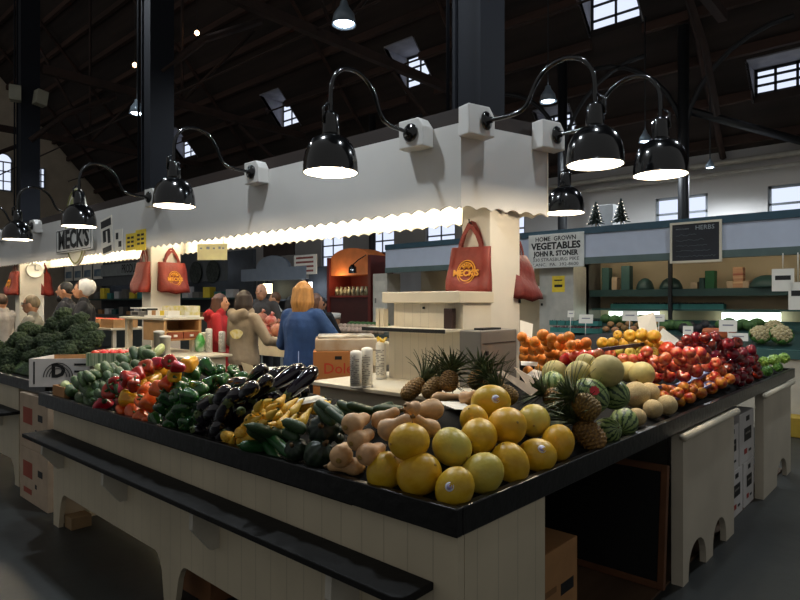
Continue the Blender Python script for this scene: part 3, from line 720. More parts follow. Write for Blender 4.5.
def eggplant():
    ps = sq('eggplant', egg_m, [(0, .4), (.08, .82), (.28, 1), (.55, .92), (.8, .68), (.95, .5), (1, .2)], 20, .1, 2.6)
    def cal(a, s_): return circ(s_) * .9
    c = MB(); v = []; n = 25
    v.append((.1, 0, 2.68)); f = []
    for i, (rr, zz) in enumerate(((.3, 2.64), (.6, 2.48), (.72, 2.3))):
        for k in range(n):
            a = 2 * PI * k / n; dz = -(.16 if i == 2 else 0) * (1 + math.cos(5 * a)); s_ = (zz + dz) / 2.6
            r = itp([(0, .4), (.08, .82), (.28, 1), (.55, .92), (.8, .68), (.95, .5), (1, .34), (1.1, .3)], (s_ + 1) / 2) * 1.05
            v.append((r * math.cos(a) + .1 * s_ * s_, r * math.sin(a), zz + dz))
    for k in range(n): f.append((0, 1 + k, 1 + (k + 1) % n))
    for i in range(2):
        for k in range(n): a, b = 1 + i * n + k, 1 + i * n + (k + 1) % n; f.append((a, a + n, b + n, b))
    c.add(v, f, True); c.tube([(.1, 0, 2.6), (.12, 0, 2.95), (.25, 0, 3.15)], [.22, .16, .18], 7)
    return ps + [('calyx', ms(c, 'calyx', egg_c))]
proto('eggplant', *eggplant())
def pepper(mt, nm, seed):
    rr = random.Random(seed); ph = rr.uniform(0, 6); nl = rr.choice((3, 4, 4))
    def fn(a, s_):
        u = (s_ + 1) / 2; r = itp([(0, .25), (.06, .5), (.2, .72), (.5, .88), (.8, 1), (.95, .8), (1, .45)], u) * min(1, math.sqrt(max(0, 1 - abs(s_) ** 6)) + .05)
        return r * (1 - .14 * (1 - abs(math.sin(nl * a / 2 + ph))) - .05 * math.sin(a + ph))
    b = body(fn, 28, 16, rr.uniform(-.12, .12), 1.15)
    # dimple at the stem
    for i, p in enumerate(b.v):
        d = math.hypot(p[0], p[1])
        if p[2] > .7: b.v[i] = (p[0], p[1], p[2] - .35 * max(0, 1 - d / .55))
    c = MB(); c.tube([(0, 0, .78), (0, 0, 1.05), (.1, .03, 1.3), (.22, .05, 1.42)], [.2, .1, .1, .14], 7)
    c.lathe([(.28, .82), (.22, .9), (.08, .95)], 8)
    return [(nm, ms(b, nm, mt)), ('stem', ms(c, 'stem', stem_g))]
for i in range(3):
    for k, mt in (('r', pep_r), ('o', pep_o), ('y', pep_y), ('g', pep_g)): proto('pepper_%s%d' % (k, i), *pepper(mt, {'r': 'red_pepper', 'o': 'orange_pepper', 'y': 'yellow_pepper', 'g': 'green_pepper'}[k], 10 + i))
def pineapple():
    n, mm = 66, 44; v = []; f = []; b = MB()
    for i in range(mm + 1):
        s_ = -1 + 2 * i / mm; r0 = (max(0, 1 - abs(s_) ** 3.2)) ** .5 * (1 if s_ < 0 else 1 - .08 * s_)
        for k in range(n):
            a = 2 * PI * k / n; p = (a * 8 / (2 * PI) + s_ * 4.2); q = (a * 8 / (2 * PI) - s_ * 4.2)
            h = (abs(math.sin(PI * p)) * abs(math.sin(PI * q))) ** .6
            r = r0 * (.84 + .2 * h); v.append((r * math.cos(a), r * math.sin(a), s_ * 1.45))
    for i in range(mm):
        for k in range(n): f.append((i * n + k, i * n + (k + 1) % n, (i + 1) * n + (k + 1) % n, (i + 1) * n + k))
    f += [tuple(range(n))[::-1], tuple(range(mm * n, mm * n + n))]
    b.add(v, f, True); rr = random.Random(3); c = MB()
    for j in range(54):
        t = j / 54; az = j * 2.39996; el = .35 + 1.15 * t; L = 2.0 + 1.5 * math.sin(PI * min(1, t + .25)); w0 = .17 - .03 * t; z0 = 1.35 + .35 * t
        d = Vector((math.cos(az), math.sin(az), 0)); sd = Vector((-d.y, d.x, 0)); pts = []; p = Vector((0, 0, z0)) + d * (.32 * (1 - t) + .04); e = el
        vs = []
        for q in range(6):
            ww = w0 * (1, 1.05, .95, .7, .4, .05)[q]
            up_ = Vector((0, 0, 1)) * math.cos(e) - d * math.sin(e) if False else (Vector((0, 0, 1)) * math.cos(e) * .0)
            vs += [p - sd * ww, p + sd * ww, p + (d * -math.sin(e) + Vector((0, 0, 1)) * math.cos(e)) * -.04]
            p = p + (d * math.cos(e) + Vector((0, 0, 1)) * math.sin(e)) * (L / 5); e -= .13 * (1 - t * .7)
        fs = []
        for q in range(5):
            o = q * 3; fs += [(o, o + 3, o + 5, o + 2), (o + 2, o + 5, o + 4, o + 1), (o, o + 1, o + 4, o + 3)]
        c.add(vs, fs, False)
    return [('pineapple', ms(b, 'pineapple', pine_m)), ('crown', ms(c, 'crown', pine_c))]
proto('pineapple', *pineapple())
def wmel(mt):
    w_ = wobble(5, .03); b = body(lambda a, s_: circ(s_) * w_(a, math.acos(-s_)), 28, 18, hl=1.12); c = MB(); c.tube([(0, 0, 1.08), (.02, 0, 1.2)], [.06, .05], 6)
    return [('watermelon', ms(b, 'watermelon', mt)), ('stem', ms(c, 'stem', stem_b))]
proto('watermelon', *wmel(wat_m)); proto('watermelon_l', *wmel(wat_l))
def rnd(nm, mt, hl=1.0, seed=1, amp=.02, scar=True):
    w_ = wobble(seed, amp); b = body(lambda a, s_: circ(s_) * w_(a, math.acos(-s_)), 26, 18, hl=hl); ps = [(nm, ms(b, nm, mt))]
    if scar: c = MB(); c.lathe([(.1, 0), (.11, .03), (.04, .035), (0.001, .03)], 10, Matrix.Translation((0, 0, hl - .015))); ps.append(('stem_scar', ms(c, 'stem_scar', scar_m)))
    return ps
proto('honeydew', *rnd('honeydew_melon', hon_m, 1.03, 6)); proto('cantaloupe', *rnd('cantaloupe', can_m, 1.0, 7))
def apple(nm, mt):
    pr = [(0.02, -.72), (.12, -.8), (.3, -.86), (.55, -.78), (.82, -.45), (.97, -.02), (.98, .25), (.86, .58), (.6, .78), (.35, .8), (.15, .68), (.02, .55)]
    b = MB(); b.lathe(pr, 20, lobes=lambda a, z: 1 + (.03 * math.cos(5 * a) if z < 0 else 0), caps=False); c = MB(); c.tube([(0, 0, .55), (.03, 0, .8), (.1, 0, .95)], .035, 5)
    return [(nm, ms(b, nm, mt)), ('stem', ms(c, 'stem', stem_b))]
for k, mt, nm in (('app_p', app_p, 'apple'), ('app_r', app_r, 'red_apple'), ('app_b', app_b, 'red_apple'), ('app_y', app_y, 'yellow_apple'), ('app_g', app_g, 'yellow_apple'), ('nect', nect, 'nectarine')): proto(k, *apple(nm, mt))
def orange(mt):
    b = MB(); b.ball((0, 0, 0), (1, 1, .96), 20, 14); c = MB(); c.lathe([(.1, .93), (.09, .97), (.03, .99)], 8); return [('orange', ms(b, 'orange', mt)), ('stem_end', ms(c, 'stem_end', stem_g))]
proto('orange', *orange(org_m)); proto('orange_l', *orange(org_l))
def ruffle(nm, mt, seed, n=15):
    rr = random.Random(seed); b = MB()
    for j in range(n):
        az = j * 2.4; el = -.2 + 1.5 * j / n; R = 1.0 - .25 * j / n; d = Vector((math.cos(az) * math.cos(el), math.sin(az) * math.cos(el), math.sin(el)))
        u = d.orthogonal().normalized(); w_ = d.cross(u); vs = []; fs = []; N = 7
        for a in range(N):
            for c_ in range(N):
                x, y = (a / (N - 1) - .5) * 1.25, (c_ / (N - 1) - .5) * 1.25; rad = math.hypot(x, y)
                p = d * (R - rad * rad * .75 + .1 * math.sin(9 * x + seed + j) * rad + .1 * math.cos(11 * y + j) * rad) * .82 + u * x + w_ * y
                vs.append(p); vs.append(p * .95)
        for a in range(N - 1):
            for c_ in range(N - 1):
                o = (a * N + c_) * 2; q = o + 2; t = o + 2 * N; s_ = t + 2; fs += [(o, t, s_, q), (o + 1, q + 1, s_ + 1, t + 1)]
        for a in range(N - 1):
            for (i, j2) in (((a * N) * 2, ((a + 1) * N) * 2), ((a * N + N - 1) * 2, ((a + 1) * N + N - 1) * 2), (a * 2, a * 2 + 2), (((N - 1) * N + a) * 2, ((N - 1) * N + a + 1) * 2)): fs.append((i, j2, j2 + 1, i + 1))
        b.add(vs, fs, True)
    b.ball((0, 0, 0), .72, 12, 8)
    return b
P_['lettuce'] = [('lettuce_head', ruffle('l', let_m, 2).mesh('lettuce_head', let_m))]; P_['lettuce_d'] = [('lettuce_head', ruffle('l', let_d, 4).mesh('lettuce_head', let_d))]
def broccoli(seed):
    rr = random.Random(seed); b = MB()
    for j in range(34):
        az = j * 2.39996; el = PI / 2 - 1.35 * math.sqrt((j + .5) / 34); d = Vector((math.cos(az) * math.cos(el), math.sin(az) * math.cos(el), math.sin(el)))
        r = rr.uniform(.2, .3); p = d * rr.uniform(.72, .86); p.z = p.z * .8
        b.ball(p, r, 8, 6, fn=lambda a, q: 1 + .14 * math.sin(5 * a + j) * math.sin(4 * q + j))
    b.ball((0, 0, .05), (.72, .72, .62), 12, 8)
    c = MB(); c.tube([(0, 0, .1), (0, 0, -.5), (.04, 0, -.85)], [.42, .27, .24], 9)
    return [('broccoli_crown', ms(b, 'broccoli_crown', broc_m)), ('stalk', ms(c, 'stalk', broc_s))]
for i in range(4): proto('broccoli%d' % i, *broccoli(20 + i))
def cauliflower():
    rr = random.Random(5); b = MB()
    for j in range(40):
        az = j * 2.39996; el = PI / 2 - 1.4 * math.sqrt((j + .5) / 40); d = Vector((math.cos(az) * math.cos(el), math.sin(az) * math.cos(el), math.sin(el))); b.ball(d * .8, rr.uniform(.17, .25), 8, 6)
    b.ball((0, 0, 0), (.8, .8, .8), 14, 9); lf = MB()
    for j in range(9):
        a = j * .7; d = Vector((math.cos(a), math.sin(a), 0)); sd = Vector((-d.y, d.x, 0)); vs = []
        for q in range(5):
            t = q / 4; p = d * (.55 + .5 * math.sin(t * 1.7)) + Vector((0, 0, -.7 + 1.1 * t)); ww = .42 * math.sin(PI * (.2 + .75 * t)); vs += [p - sd * ww, p + sd * ww, p + sd * ww - d * .04, p - sd * ww - d * .04]
        fs = []
        for q in range(4): o = q * 4; fs += [(o, o + 1, o + 5, o + 4), (o + 2, o + 3, o + 7, o + 6), (o + 1, o + 2, o + 6, o + 5), (o + 3, o, o + 4, o + 7)]
        lf.add(vs, fs + [(0, 3, 2, 1), (16, 17, 18, 19)], True)
    return [('cauliflower', ms(b, 'cauliflower', caul)), ('leaves', ms(lf, 'leaves', caul_l))]
proto('cauliflower', *cauliflower())
HL = {'melon': 1.0, 'melon_p': 1.0, 'melon_s': 1.0, 'butternut': 2.0, 'butternut_end': 1.6, 'zucchini': 4., 'zucchini_b': 4., 'cucumber': 3.2, 'cucumber_l': 3.2, 'ysquash': 2.4, 'eggplant': 2.6, 'pineapple': 1.45}
def inst(kind, M):
    """one thing with its parts, all sharing mesh data with the first of its kind"""
    o = None
    for i, (nm, me) in enumerate(P_[kind]):
        if i == 0: o = link(nm, me, None, M)
        else: link(nm, me, o)
    return o
# ================================================================ PRODUCE: heaping (each piece is laid on the bed or on the pieces under it)
SPH_C = np.zeros((0, 3)); SPH_R = np.zeros(0)
def bed_np(x, y):
    out = np.zeros_like(x); it = np.nditer([x, y, out], op_flags=[['readonly'], ['readonly'], ['writeonly']])
    for a, b, c in it: c[...] = bed(float(a), float(b))
    return out
PILES = {}; LOGR = {}
FWn, RTn, UPn = np.array(FW), np.array(RT), np.array(UP)
def bed_normal(x, y):
    e = .05; return np.array((-(bed(x + e, y) - bed(x - e, y)) / (2 * e), -(bed(x, y + e) - bed(x, y - e)) / (2 * e), 1.0))
def heap(kind, pile, px, py, rp, p2=None, squash=1.0, prof=(.7, .95, 1, .95, .7), tilt=None, roll=None, tmin=0., tmax=7.5, axis=None, long=None, facing=None):
    global SPH_C, SPH_R
    if p2 is not None: cx_, cy_ = (px + p2[0]) / 2, (py + p2[1]) / 2; a2 = np.array(((p2[0] - px) / 2, -(p2[1] - py) / 2))
    else: cx_, cy_ = px, py; a2 = None
    r_, u_ = (cx_ - CX) / FPX, (CY - cy_) / FPX; D = FWn + RTn * r_ + UPn * u_; O = np.array((0, 0, EYE))
    T = np.arange(1.5, tmax, .008); cen = O + D * T[:, None]; rad = rp * T / FPX
    inside = np.array([in_bed(c[0], c[1]) for c in cen]) & (cen[:, 0] > X0 + .03 + .6 * rad) & (cen[:, 1] > Y0 + .03 + .6 * rad) & (T > tmin)
    if not inside.any(): print('HEAP outside', kind, px, py); return None
    i0 = int(np.argmax(inside)); T, cen, rad = T[i0:], cen[i0:], rad[i0:]
    ok = np.array([in_bed(c[0], c[1]) for c in cen]); 
    if not ok.all(): k = int(np.argmin(ok)); T, cen, rad = T[:max(k, 1)], cen[:max(k, 1)], rad[:max(k, 1)]
    k_ = 0
    if a2 is not None:
        av = RTn * a2[0] + UPn * a2[1]; n_ = bed_normal(*cen[len(cen) // 2][:2]); q = FWn @ n_
        k_ = tilt * np.linalg.norm(av) if tilt is not None else float(np.clip(-(av @ n_) / (q if abs(q) > .15 else .15 * (1 if q > 0 else -1)), -1.0 * np.linalg.norm(av), 1.0 * np.linalg.norm(av)))
        av = av + FWn * k_; S = [(s_, f_) for s_, f_ in zip(np.linspace(-.8, .8, 5), prof)]
    else: av = None; S = [(0, 1)]
    hit = np.zeros(len(T), bool); nb_ = bed_normal(*cen[len(cen) // 2][:2]); nz_ = .97 / np.linalg.norm(nb_)
    for s_, f_ in S:
        c = cen + (0 if av is None else av * s_ * T[:, None] / FPX); R = rad * f_ * squash
        zb = np.array([bed(a, b) for a, b in c[:, :2]]); hit |= (c[:, 2] - zb) * nz_ < R
        if len(SPH_R):
            w_ = SPH_C - O; dd = D / np.linalg.norm(D); perp = np.linalg.norm(w_ - np.outer(w_ @ dd, dd), axis=1); sel = perp < SPH_R + rad[-1] * (1 + 5 * (av is not None)) + .02
            if sel.any():
                ds = np.linalg.norm(c[:, None, :] - SPH_C[sel][None], axis=2); hit |= (ds < R[:, None] + SPH_R[sel][None]).any(axis=1)
    i = int(np.argmax(hit)) - 1 if hit.any() else len(T) - 1
    if not hit.any(): print('HEAP no contact', kind, px, py)
    i = max(i, 0); t, c, rr = T[i], cen[i], rad[i]
    for s_, f_ in S:
        SPH_C = np.vstack([SPH_C, c + (0 if av is None else av * s_ * t / FPX)]); SPH_R = np.append(SPH_R, rr * f_ * squash)
    if av is not None:
        h = np.linalg.norm(av) * t / FPX; z = Vector(av).normalized(); L = h
    else:
        z = Vector(axis).normalized() if axis is not None else Vector((R_.uniform(-1, 1), R_.uniform(-1, 1), R_.uniform(-.3, 1))).normalized(); L = rr * (long or HL.get(kind, 1))
    x = z.orthogonal().normalized(); y = z.cross(x); ro = roll if roll is not None else R_.uniform(0, 6.28)
    if facing is not None: fv = -FW + RT * facing[0] + UP * facing[1]; ro = math.atan2(fv.dot(y), fv.dot(x))
    x2 = None; x2 = x * math.cos(ro) + y * math.sin(ro); y2 = z.cross(x2); hl = HL.get(kind, 1.0)
    M = frame(Vector(c), x2 * rr * .955, y2 * rr * .955, z * (L / hl) * .955)
    o = inst(kind, M); PILES.setdefault(pile, []).append((o, cx_, cy_, rp)); LOGR.setdefault(kind, []).append(rr)
    return o
ORD = ['leftmost', 'second', 'third', 'fourth', 'fifth', 'sixth', 'seventh', 'eighth', 'ninth', 'tenth', 'eleventh', 'twelfth', 'thirteenth', 'fourteenth', 'fifteenth', 'sixteenth', 'seventeenth', 'eighteenth', 'nineteenth', 'twentieth']
ROWS = ['front row', 'second row', 'third row', 'fourth row', 'fifth row', 'sixth row', 'seventh row', 'eighth row', 'ninth row', 'tenth row', 'eleventh row']
def name_pile(pile, desc, cat, where, group):
    its = [i for i in PILES.get(pile, []) if i[0] is not None]; its.sort(key=lambda i: -i[2]); rows = []; 
    for it in its:
        if rows and rows[-1][0][2] - it[2] < .75 * it[3]: rows[-1].append(it)
        else: rows.append([it])
    for ri, row in enumerate(rows):
        row.sort(key=lambda i: i[1])
        for k, it in enumerate(row):
            if len(its) == 1: lab = '%s %s' % (desc, where)
            elif len(row) == 1: lab = '%s alone in %s of %s' % (desc, ROWS[min(ri, 10)], where.removeprefix('the '))
            else: lab = '%s, %s from left, %s of %s' % (desc, ORD[min(k, 19)] if k else 'first', ROWS[min(ri, 10)], where.removeprefix('the '))
            if 'label' not in it[0]: tag(it[0], lab, cat, group)
            it[0]['category'] = cat; it[0]['group'] = group

def covered(px, py):
    r_, u_ = (px - CX) / FPX, (CY - py) / FPX; D = FWn + RTn * r_ + UPn * u_; D = D / np.linalg.norm(D); w_ = SPH_C - np.array((0, 0, EYE)); perp = np.linalg.norm(w_ - np.outer(w_ @ D, D), axis=1)
    return bool((perp < SPH_R * .9).any())
def inpoly(px, py, P):
    c = False
    for (x1, y1), (x2, y2) in zip(P, P[1:] + P[:1]):
        if (y1 > py) != (y2 > py) and px < (x2 - x1) * (py - y1) / (y2 - y1) + x1: c = not c
    return c
def fill(kinds, pile, poly, rp, dirpx=None, axis=None):
    """lay more of the same where the bed would show between the pieces"""
    n = 0; y = min(p[1] for p in poly)
    while y < max(p[1] for p in poly):
        x = min(p[0] for p in poly)
        while x < max(p[0] for p in poly):
            if inpoly(x, y, poly) and not covered(x, y):
                k = kinds[n % len(kinds)]
                if dirpx: a = R_.uniform(-.35, .35); dx, dy = dirpx; c, s_ = math.cos(a), math.sin(a); dx, dy = dx * c - dy * s_, dx * s_ + dy * c; o = heap(k, pile, x - dx, y - dy, rp, (x + dx, y + dy))
                else: o = heap(k, pile, x, y, rp, axis=axis() if axis else None)
                n += 1
            x += rp * .6
        y += rp * .6
    print('FILL', pile, n)
# ================================================================ PRODUCE: what lies where
def many(kind, pile, rows, **k):
    for a in rows:
        if len(a) == 3: heap(kind, pile, *a, **k)
        else: heap(kind, pile, a[0], a[1], a[4], (a[2], a[3]), **k)
OUTW = (-.6, -.5, .35)
# --- cucumbers
many('cucumber', 'cuc', [(139, 352, 150, 347, 4), (133, 361, 146, 359, 4.5), (150, 363, 140, 358, 4.5), (136, 368, 128, 362, 5), (124, 367, 113, 364, 5), (110, 373, 120, 371, 4.5), (120, 376, 107, 365, 5), (108, 380, 96, 373, 4.5), (113, 383, 95, 377, 5), (106, 386, 93, 382, 5), (103, 390, 90, 384, 5.5), (98, 397, 84, 391, 5), (102, 394, 74, 386, 6.5), (78, 393, 64, 389, 6), (90, 402, 73, 395, 6), (84, 405, 76, 401, 4.5), (100, 403, 88, 398, 5)])
many('cucumber_l', 'cucl', [(156, 356, 162, 345, 4.5), (134, 371, 127, 355, 4.5), (106, 372, 94, 366, 5)])
fill(['cucumber'], 'cuc', [(66, 388), (100, 370), (135, 354), (150, 354), (128, 376), (104, 400), (92, 405)], 4.8, dirpx=(9, 4))
name_pile('cuc', 'dark green cucumber', 'cucumber', 'the cucumber pile', 'cucumbers'); name_pile('cucl', 'pale green cucumber', 'cucumber', 'the cucumber pile', 'cucumbers')
# --- peppers
def peppers(c, pile, rows):
    for i, (px, py, r) in enumerate(rows): heap('pepper_%s%d' % (c, i % 3), pile, px, py, r, axis=(R_.uniform(-1, .1), R_.uniform(-1, 1), R_.uniform(-.4, .8)))
peppers('g', 'pg', [(232, 373, 7.5), (220, 373, 7.5), (241, 377, 7), (208, 368, 10), (212, 383, 9), (192, 374, 11), (183, 384, 10), (180, 388, 9), (199, 390, 11), (169, 398, 9), (195, 405, 10), (184, 407, 12), (164, 408, 9.5), (176, 416, 9), (156, 420, 8), (188, 421, 9), (172, 424, 8.5), (200, 415, 8)])
peppers('y', 'py', [(190, 363, 9), (174, 375, 8), (162, 370, 9.5), (153, 380, 9.5), (141, 387, 9), (130, 399, 10)])
peppers('r', 'pr', [(169, 362, 8.5), (160, 363, 8), (178, 367, 7), (147, 369, 9), (139, 374, 7), (130, 379, 9.5), (118, 382, 8), (134, 386, 7), (122, 388, 9), (112, 392, 9.5), (122, 403, 7), (105, 405, 10)])
peppers('o', 'po', [(168, 383, 8.5), (148, 392, 9), (161, 390, 10), (143, 402, 8), (152, 403, 11), (125, 410, 8), (133, 413, 9), (143, 418, 9), (150, 421, 7.5)])
ax_ = lambda: (R_.uniform(-1, .1), R_.uniform(-1, 1), R_.uniform(-.4, .8))
fill(['pepper_g0', 'pepper_g1', 'pepper_g2'], 'pg', [(152, 420), (170, 396), (182, 374), (214, 364), (242, 374), (214, 388), (200, 414), (186, 428)], 9, axis=ax_)
fill(['pepper_r0', 'pepper_r1', 'pepper_r2'], 'pr', [(102, 404), (119, 380), (150, 364), (178, 362), (160, 372), (126, 398), (112, 408)], 8, axis=ax_)
fill(['pepper_o0', 'pepper_o1', 'pepper_o2'], 'po', [(123, 408), (148, 391), (172, 384), (160, 405), (150, 424), (132, 414)], 8, axis=ax_)
for p, d, w_ in (('pg', 'dark green bell pepper', 'the green pepper heap'), ('py', 'yellow bell pepper', 'the yellow pepper line'), ('pr', 'red bell pepper', 'the red pepper heap'), ('po', 'orange bell pepper', 'the orange pepper heap')):
    name_pile(p, d, 'pepper', w_, w_[4:])
# --- eggplants: broad end first, calyx end second
many('eggplant', 'egg', [(310, 393, 290, 386, 6.5), (300, 399, 286, 388, 6.5), (283, 391, 296, 375, 7.5), (270, 378, 287, 369, 8), (258, 400, 276, 388, 8.5), (280, 401, 268, 394, 7), (222, 390, 256, 380, 9.5), (238, 408, 256, 398, 8), (243, 399, 232, 404, 8), (197, 411, 219, 396, 9),
                         (228, 430, 246, 406, 8.5), (207, 425, 199, 412, 8), (213, 431, 235, 396, 10), (205, 434, 193, 428, 7.5), (219, 440, 226, 430, 7)], prof=(.9, 1, .95, .75, .55))
fill(['eggplant'], 'egg', [(200, 432), (201, 412), (226, 390), (262, 374), (298, 372), (311, 394), (285, 402), (252, 400), (234, 425), (218, 442)], 8.5, dirpx=(-14, 13))
name_pile('egg', 'glossy black eggplant', 'eggplant', 'the eggplant heap', 'eggplants')
# --- yellow squash
many('ysquash', 'ysq', [(318, 402, 332, 405, 4.5), (306, 411, 298, 402, 6.5), (298, 419, 304, 410, 5.5), (294, 415, 281, 405, 6.5), (290, 413, 277, 402, 5.5), (277, 406, 285, 396, 5.5), (263, 409, 273, 398, 6.5), (266, 412, 249, 414, 5.5), (277, 421, 281, 410, 6.5), (267, 420, 262, 412, 5),
                        (248, 424, 254, 413, 6.5), (276, 427, 268, 423, 4.5), (301, 424, 292, 419, 4.5), (237, 430, 254, 434, 6.5), (222, 435, 240, 438, 6), (218, 445, 236, 447, 5), (243, 447, 247, 438, 4.5)], prof=(.9, 1, .9, .6, .45))
fill(['ysquash'], 'ysq', [(218, 440), (245, 420), (262, 402), (330, 404), (300, 424), (275, 430), (246, 447)], 5, dirpx=(7, -6))
name_pile('ysq', 'small yellow squash', 'squash', 'the yellow squash pile', 'yellow squash')
# --- acorn squash and zucchini
for px, py, r in ((341, 431, 5.5), (339, 439, 5.5), (346, 424, 5)): heap('acorn_d', 'acornd', px, py, r)
for px, py, r in ((324, 430, 17.5), (297, 450, 13), (318, 455, 16)): heap('acorn', 'acorn', px, py, r, axis=(R_.uniform(-1, .3), R_.uniform(-1, 1), .5))
name_pile('acorn', 'dark green ribbed acorn squash', 'squash', 'the acorn squash group', 'acorn squash'); name_pile('acornd', 'small dull green acorn squash', 'squash', 'the little group beside the butternut', 'small acorn squash')
many('zucchini', 'zuc', [(394, 405, 366, 411, 4), (396, 409, 364, 416, 4), (362, 414, 330, 410, 5.5), (336, 421, 312, 406, 6.5), (307, 431, 282, 420, 6.5), (300, 440, 282, 430, 6), (291, 444, 251, 421, 7)])
many('zucchini_b', 'zuc', [(296, 452, 262, 437, 6), (279, 454, 243, 440, 7.5)])
fill(['zucchini', 'zucchini_b'], 'zuc', [(247, 446), (262, 434), (284, 428), (283, 446), (274, 456)], 5.5, dirpx=(16, 8)); fill(['zucchini'], 'zuc', [(318, 412), (330, 408), (394, 406), (394, 410), (340, 419)], 5, dirpx=(16, 5))
name_pile('zuc', 'dark green zucchini', 'zucchini', 'the zucchini pile', 'zucchini')
# --- oranges
many('orange_l', 'org', [(528, 371, 5.5), (540, 368, 5.5), (525, 357, 6.5), (534, 358, 6.5)])
many('orange', 'org', [(543, 360, 6.5), (551, 360, 6), (558, 355, 6), (525, 350, 6), (534, 350, 6.5), (541, 349, 6), (550, 353, 6), (548, 347, 5.5), (565, 348, 6), (572, 352, 5.5), (579, 352, 5.5), (586, 350, 5.5), (526, 342, 6), (535, 342, 6), (546, 341, 6), (553, 344, 6), (560, 345, 6), (562, 339, 5.5), (578, 345, 6), (586, 343, 6), (543, 335, 6.5), (522, 337, 5.5), (569, 337, 6)])
fill(['orange'], 'org', [(522, 335), (590, 340), (590, 352), (545, 364), (522, 364)], 5.5)
name_pile('org', 'ripe orange', 'orange', 'the orange pile by the post', 'oranges')
many('app_y', 'appy', [(603, 343, 6.5), (613, 343, 6), (624, 344, 6.5), (635, 344, 6.5), (647, 345, 7), (659, 346, 6.5), (618, 335, 5), (630, 336, 7), (642, 335, 7), (654, 337, 7.5)])
name_pile('appy', 'large yellow apple', 'apple', 'the yellow apple tray', 'yellow apples')
many('app_g', 'appg', [(618, 352, 6), (630, 353, 6), (641, 353, 6), (653, 353, 6)])
name_pile('appg', 'greenish yellow apple', 'apple', 'the row under the yellow tray', 'greenish apples')
many('app_b', 'appb', [(566, 359, 7), (575, 357, 6.5), (584, 356, 6.5), (592, 356, 6.5), (667, 350, 9)])
name_pile('appb', 'bright red apple', 'apple', 'the scattered red apples behind the melons', 'bright red apples')
many('app_r', 'appr', [(740, 382, 5.5), (748, 379, 5.5), (757, 374, 5.5), (736, 373, 6), (746, 370, 6), (755, 366, 5.5), (732, 365, 6), (743, 362, 6), (753, 358, 5.5), (714, 355, 6.5), (724, 355, 7), (733, 354, 6.5), (742, 353, 6.5), (751, 350, 6), (682, 346, 6.5), (691, 345, 7), (700, 345, 7), (710, 345, 7), (719, 345, 7), (728, 344, 6.5), (736, 343, 6.5), (696, 338, 6.5), (705, 338, 6.5), (714, 338, 6.5), (687, 340, 6)])
fill(['app_r'], 'appr', [(688, 342), (738, 340), (757, 350), (756, 376), (738, 384), (716, 358)], 6)
name_pile('appr', 'shiny dark red apple', 'apple', 'the dark red apple trays', 'dark red apples')
many('app_p', 'appp', [(656, 377, 7), (669, 376, 7.5), (684, 376, 7.5), (696, 371, 7.5), (708, 366, 7), (720, 371, 6.5), (660, 367, 7), (673, 366, 7), (686, 366, 7), (716, 363, 6), (652, 361, 7), (665, 359, 7.5), (680, 360, 7), (693, 359, 7), (704, 358, 7), (643, 358, 6.5), (633, 360, 6), (623, 359, 6), (610, 354, 6), (599, 354, 6), (677, 353, 6.5), (689, 353, 7), (700, 353, 7)])
fill(['app_p'], 'appp', [(612, 352), (700, 352), (718, 364), (690, 379), (657, 379), (645, 360)], 6.5)
name_pile('appp', 'pink and yellow apple', 'apple', 'the pink apple heap', 'pink apples')
many('nect', 'nec', [(657, 391, 7), (671, 392, 7), (684, 388, 6.5), (697, 385, 6.5), (707, 381, 6.5), (715, 377, 6), (680, 401, 6.5), (690, 398, 6), (701, 393, 6.5), (711, 388, 6.5), (721, 383, 6.5), (729, 379, 6), (668, 403, 6)])
fill(['nect'], 'nec', [(653, 390), (690, 385), (728, 375), (730, 381), (682, 406), (670, 404)], 6)
name_pile('nec', 'red and yellow nectarine', 'fruit', 'the low nectarine tray', 'nectarines in the front tray')
many('lettuce', 'let', [(764, 362, 6.5), (774, 360, 7), (784, 358, 6.5)]); many('lettuce_d', 'let', [(767, 371, 6.5), (778, 367, 5.5)])
name_pile('let', 'pale green leafy lettuce head', 'lettuce', 'the lettuce at the counter end', 'lettuce heads')
# --- watermelons, honeydews, cantaloupes
for px, py, r in ((586, 364, 11), (629, 372, 11), (555, 373, 13.5), (579, 374, 14), (642, 374, 13), (607, 371, 17)): heap('honeydew', 'hon', px, py, r)
for px, py, r in ((649, 393, 11), (636, 395, 14), (667, 405, 10.5), (653, 409, 10), (637, 417, 9.5)): heap('cantaloupe', 'can', px, py, r)
heap('watermelon_l', 'wat', 553, 384, 12.5, axis=(.5, .3, .8)); w1 = heap('watermelon', 'wat', 590, 396, 18, axis=(-.2, .9, .5)); heap('watermelon', 'wat', 613, 394, 16, axis=(.2, .9, .3))
heap('watermelon', 'wat', 607, 431, 14, axis=(-.3, -.9, .4)); heap('watermelon', 'wat', 624, 422, 14.5, axis=(.9, .2, .4))
name_pile('wat', 'small striped watermelon', 'watermelon', 'the watermelon group', 'small watermelons')
name_pile('hon', 'pale honeydew melon', 'melon', 'the honeydew row', 'honeydew melons'); name_pile('can', 'tan netted cantaloupe', 'melon', 'the cantaloupe group', 'cantaloupes')
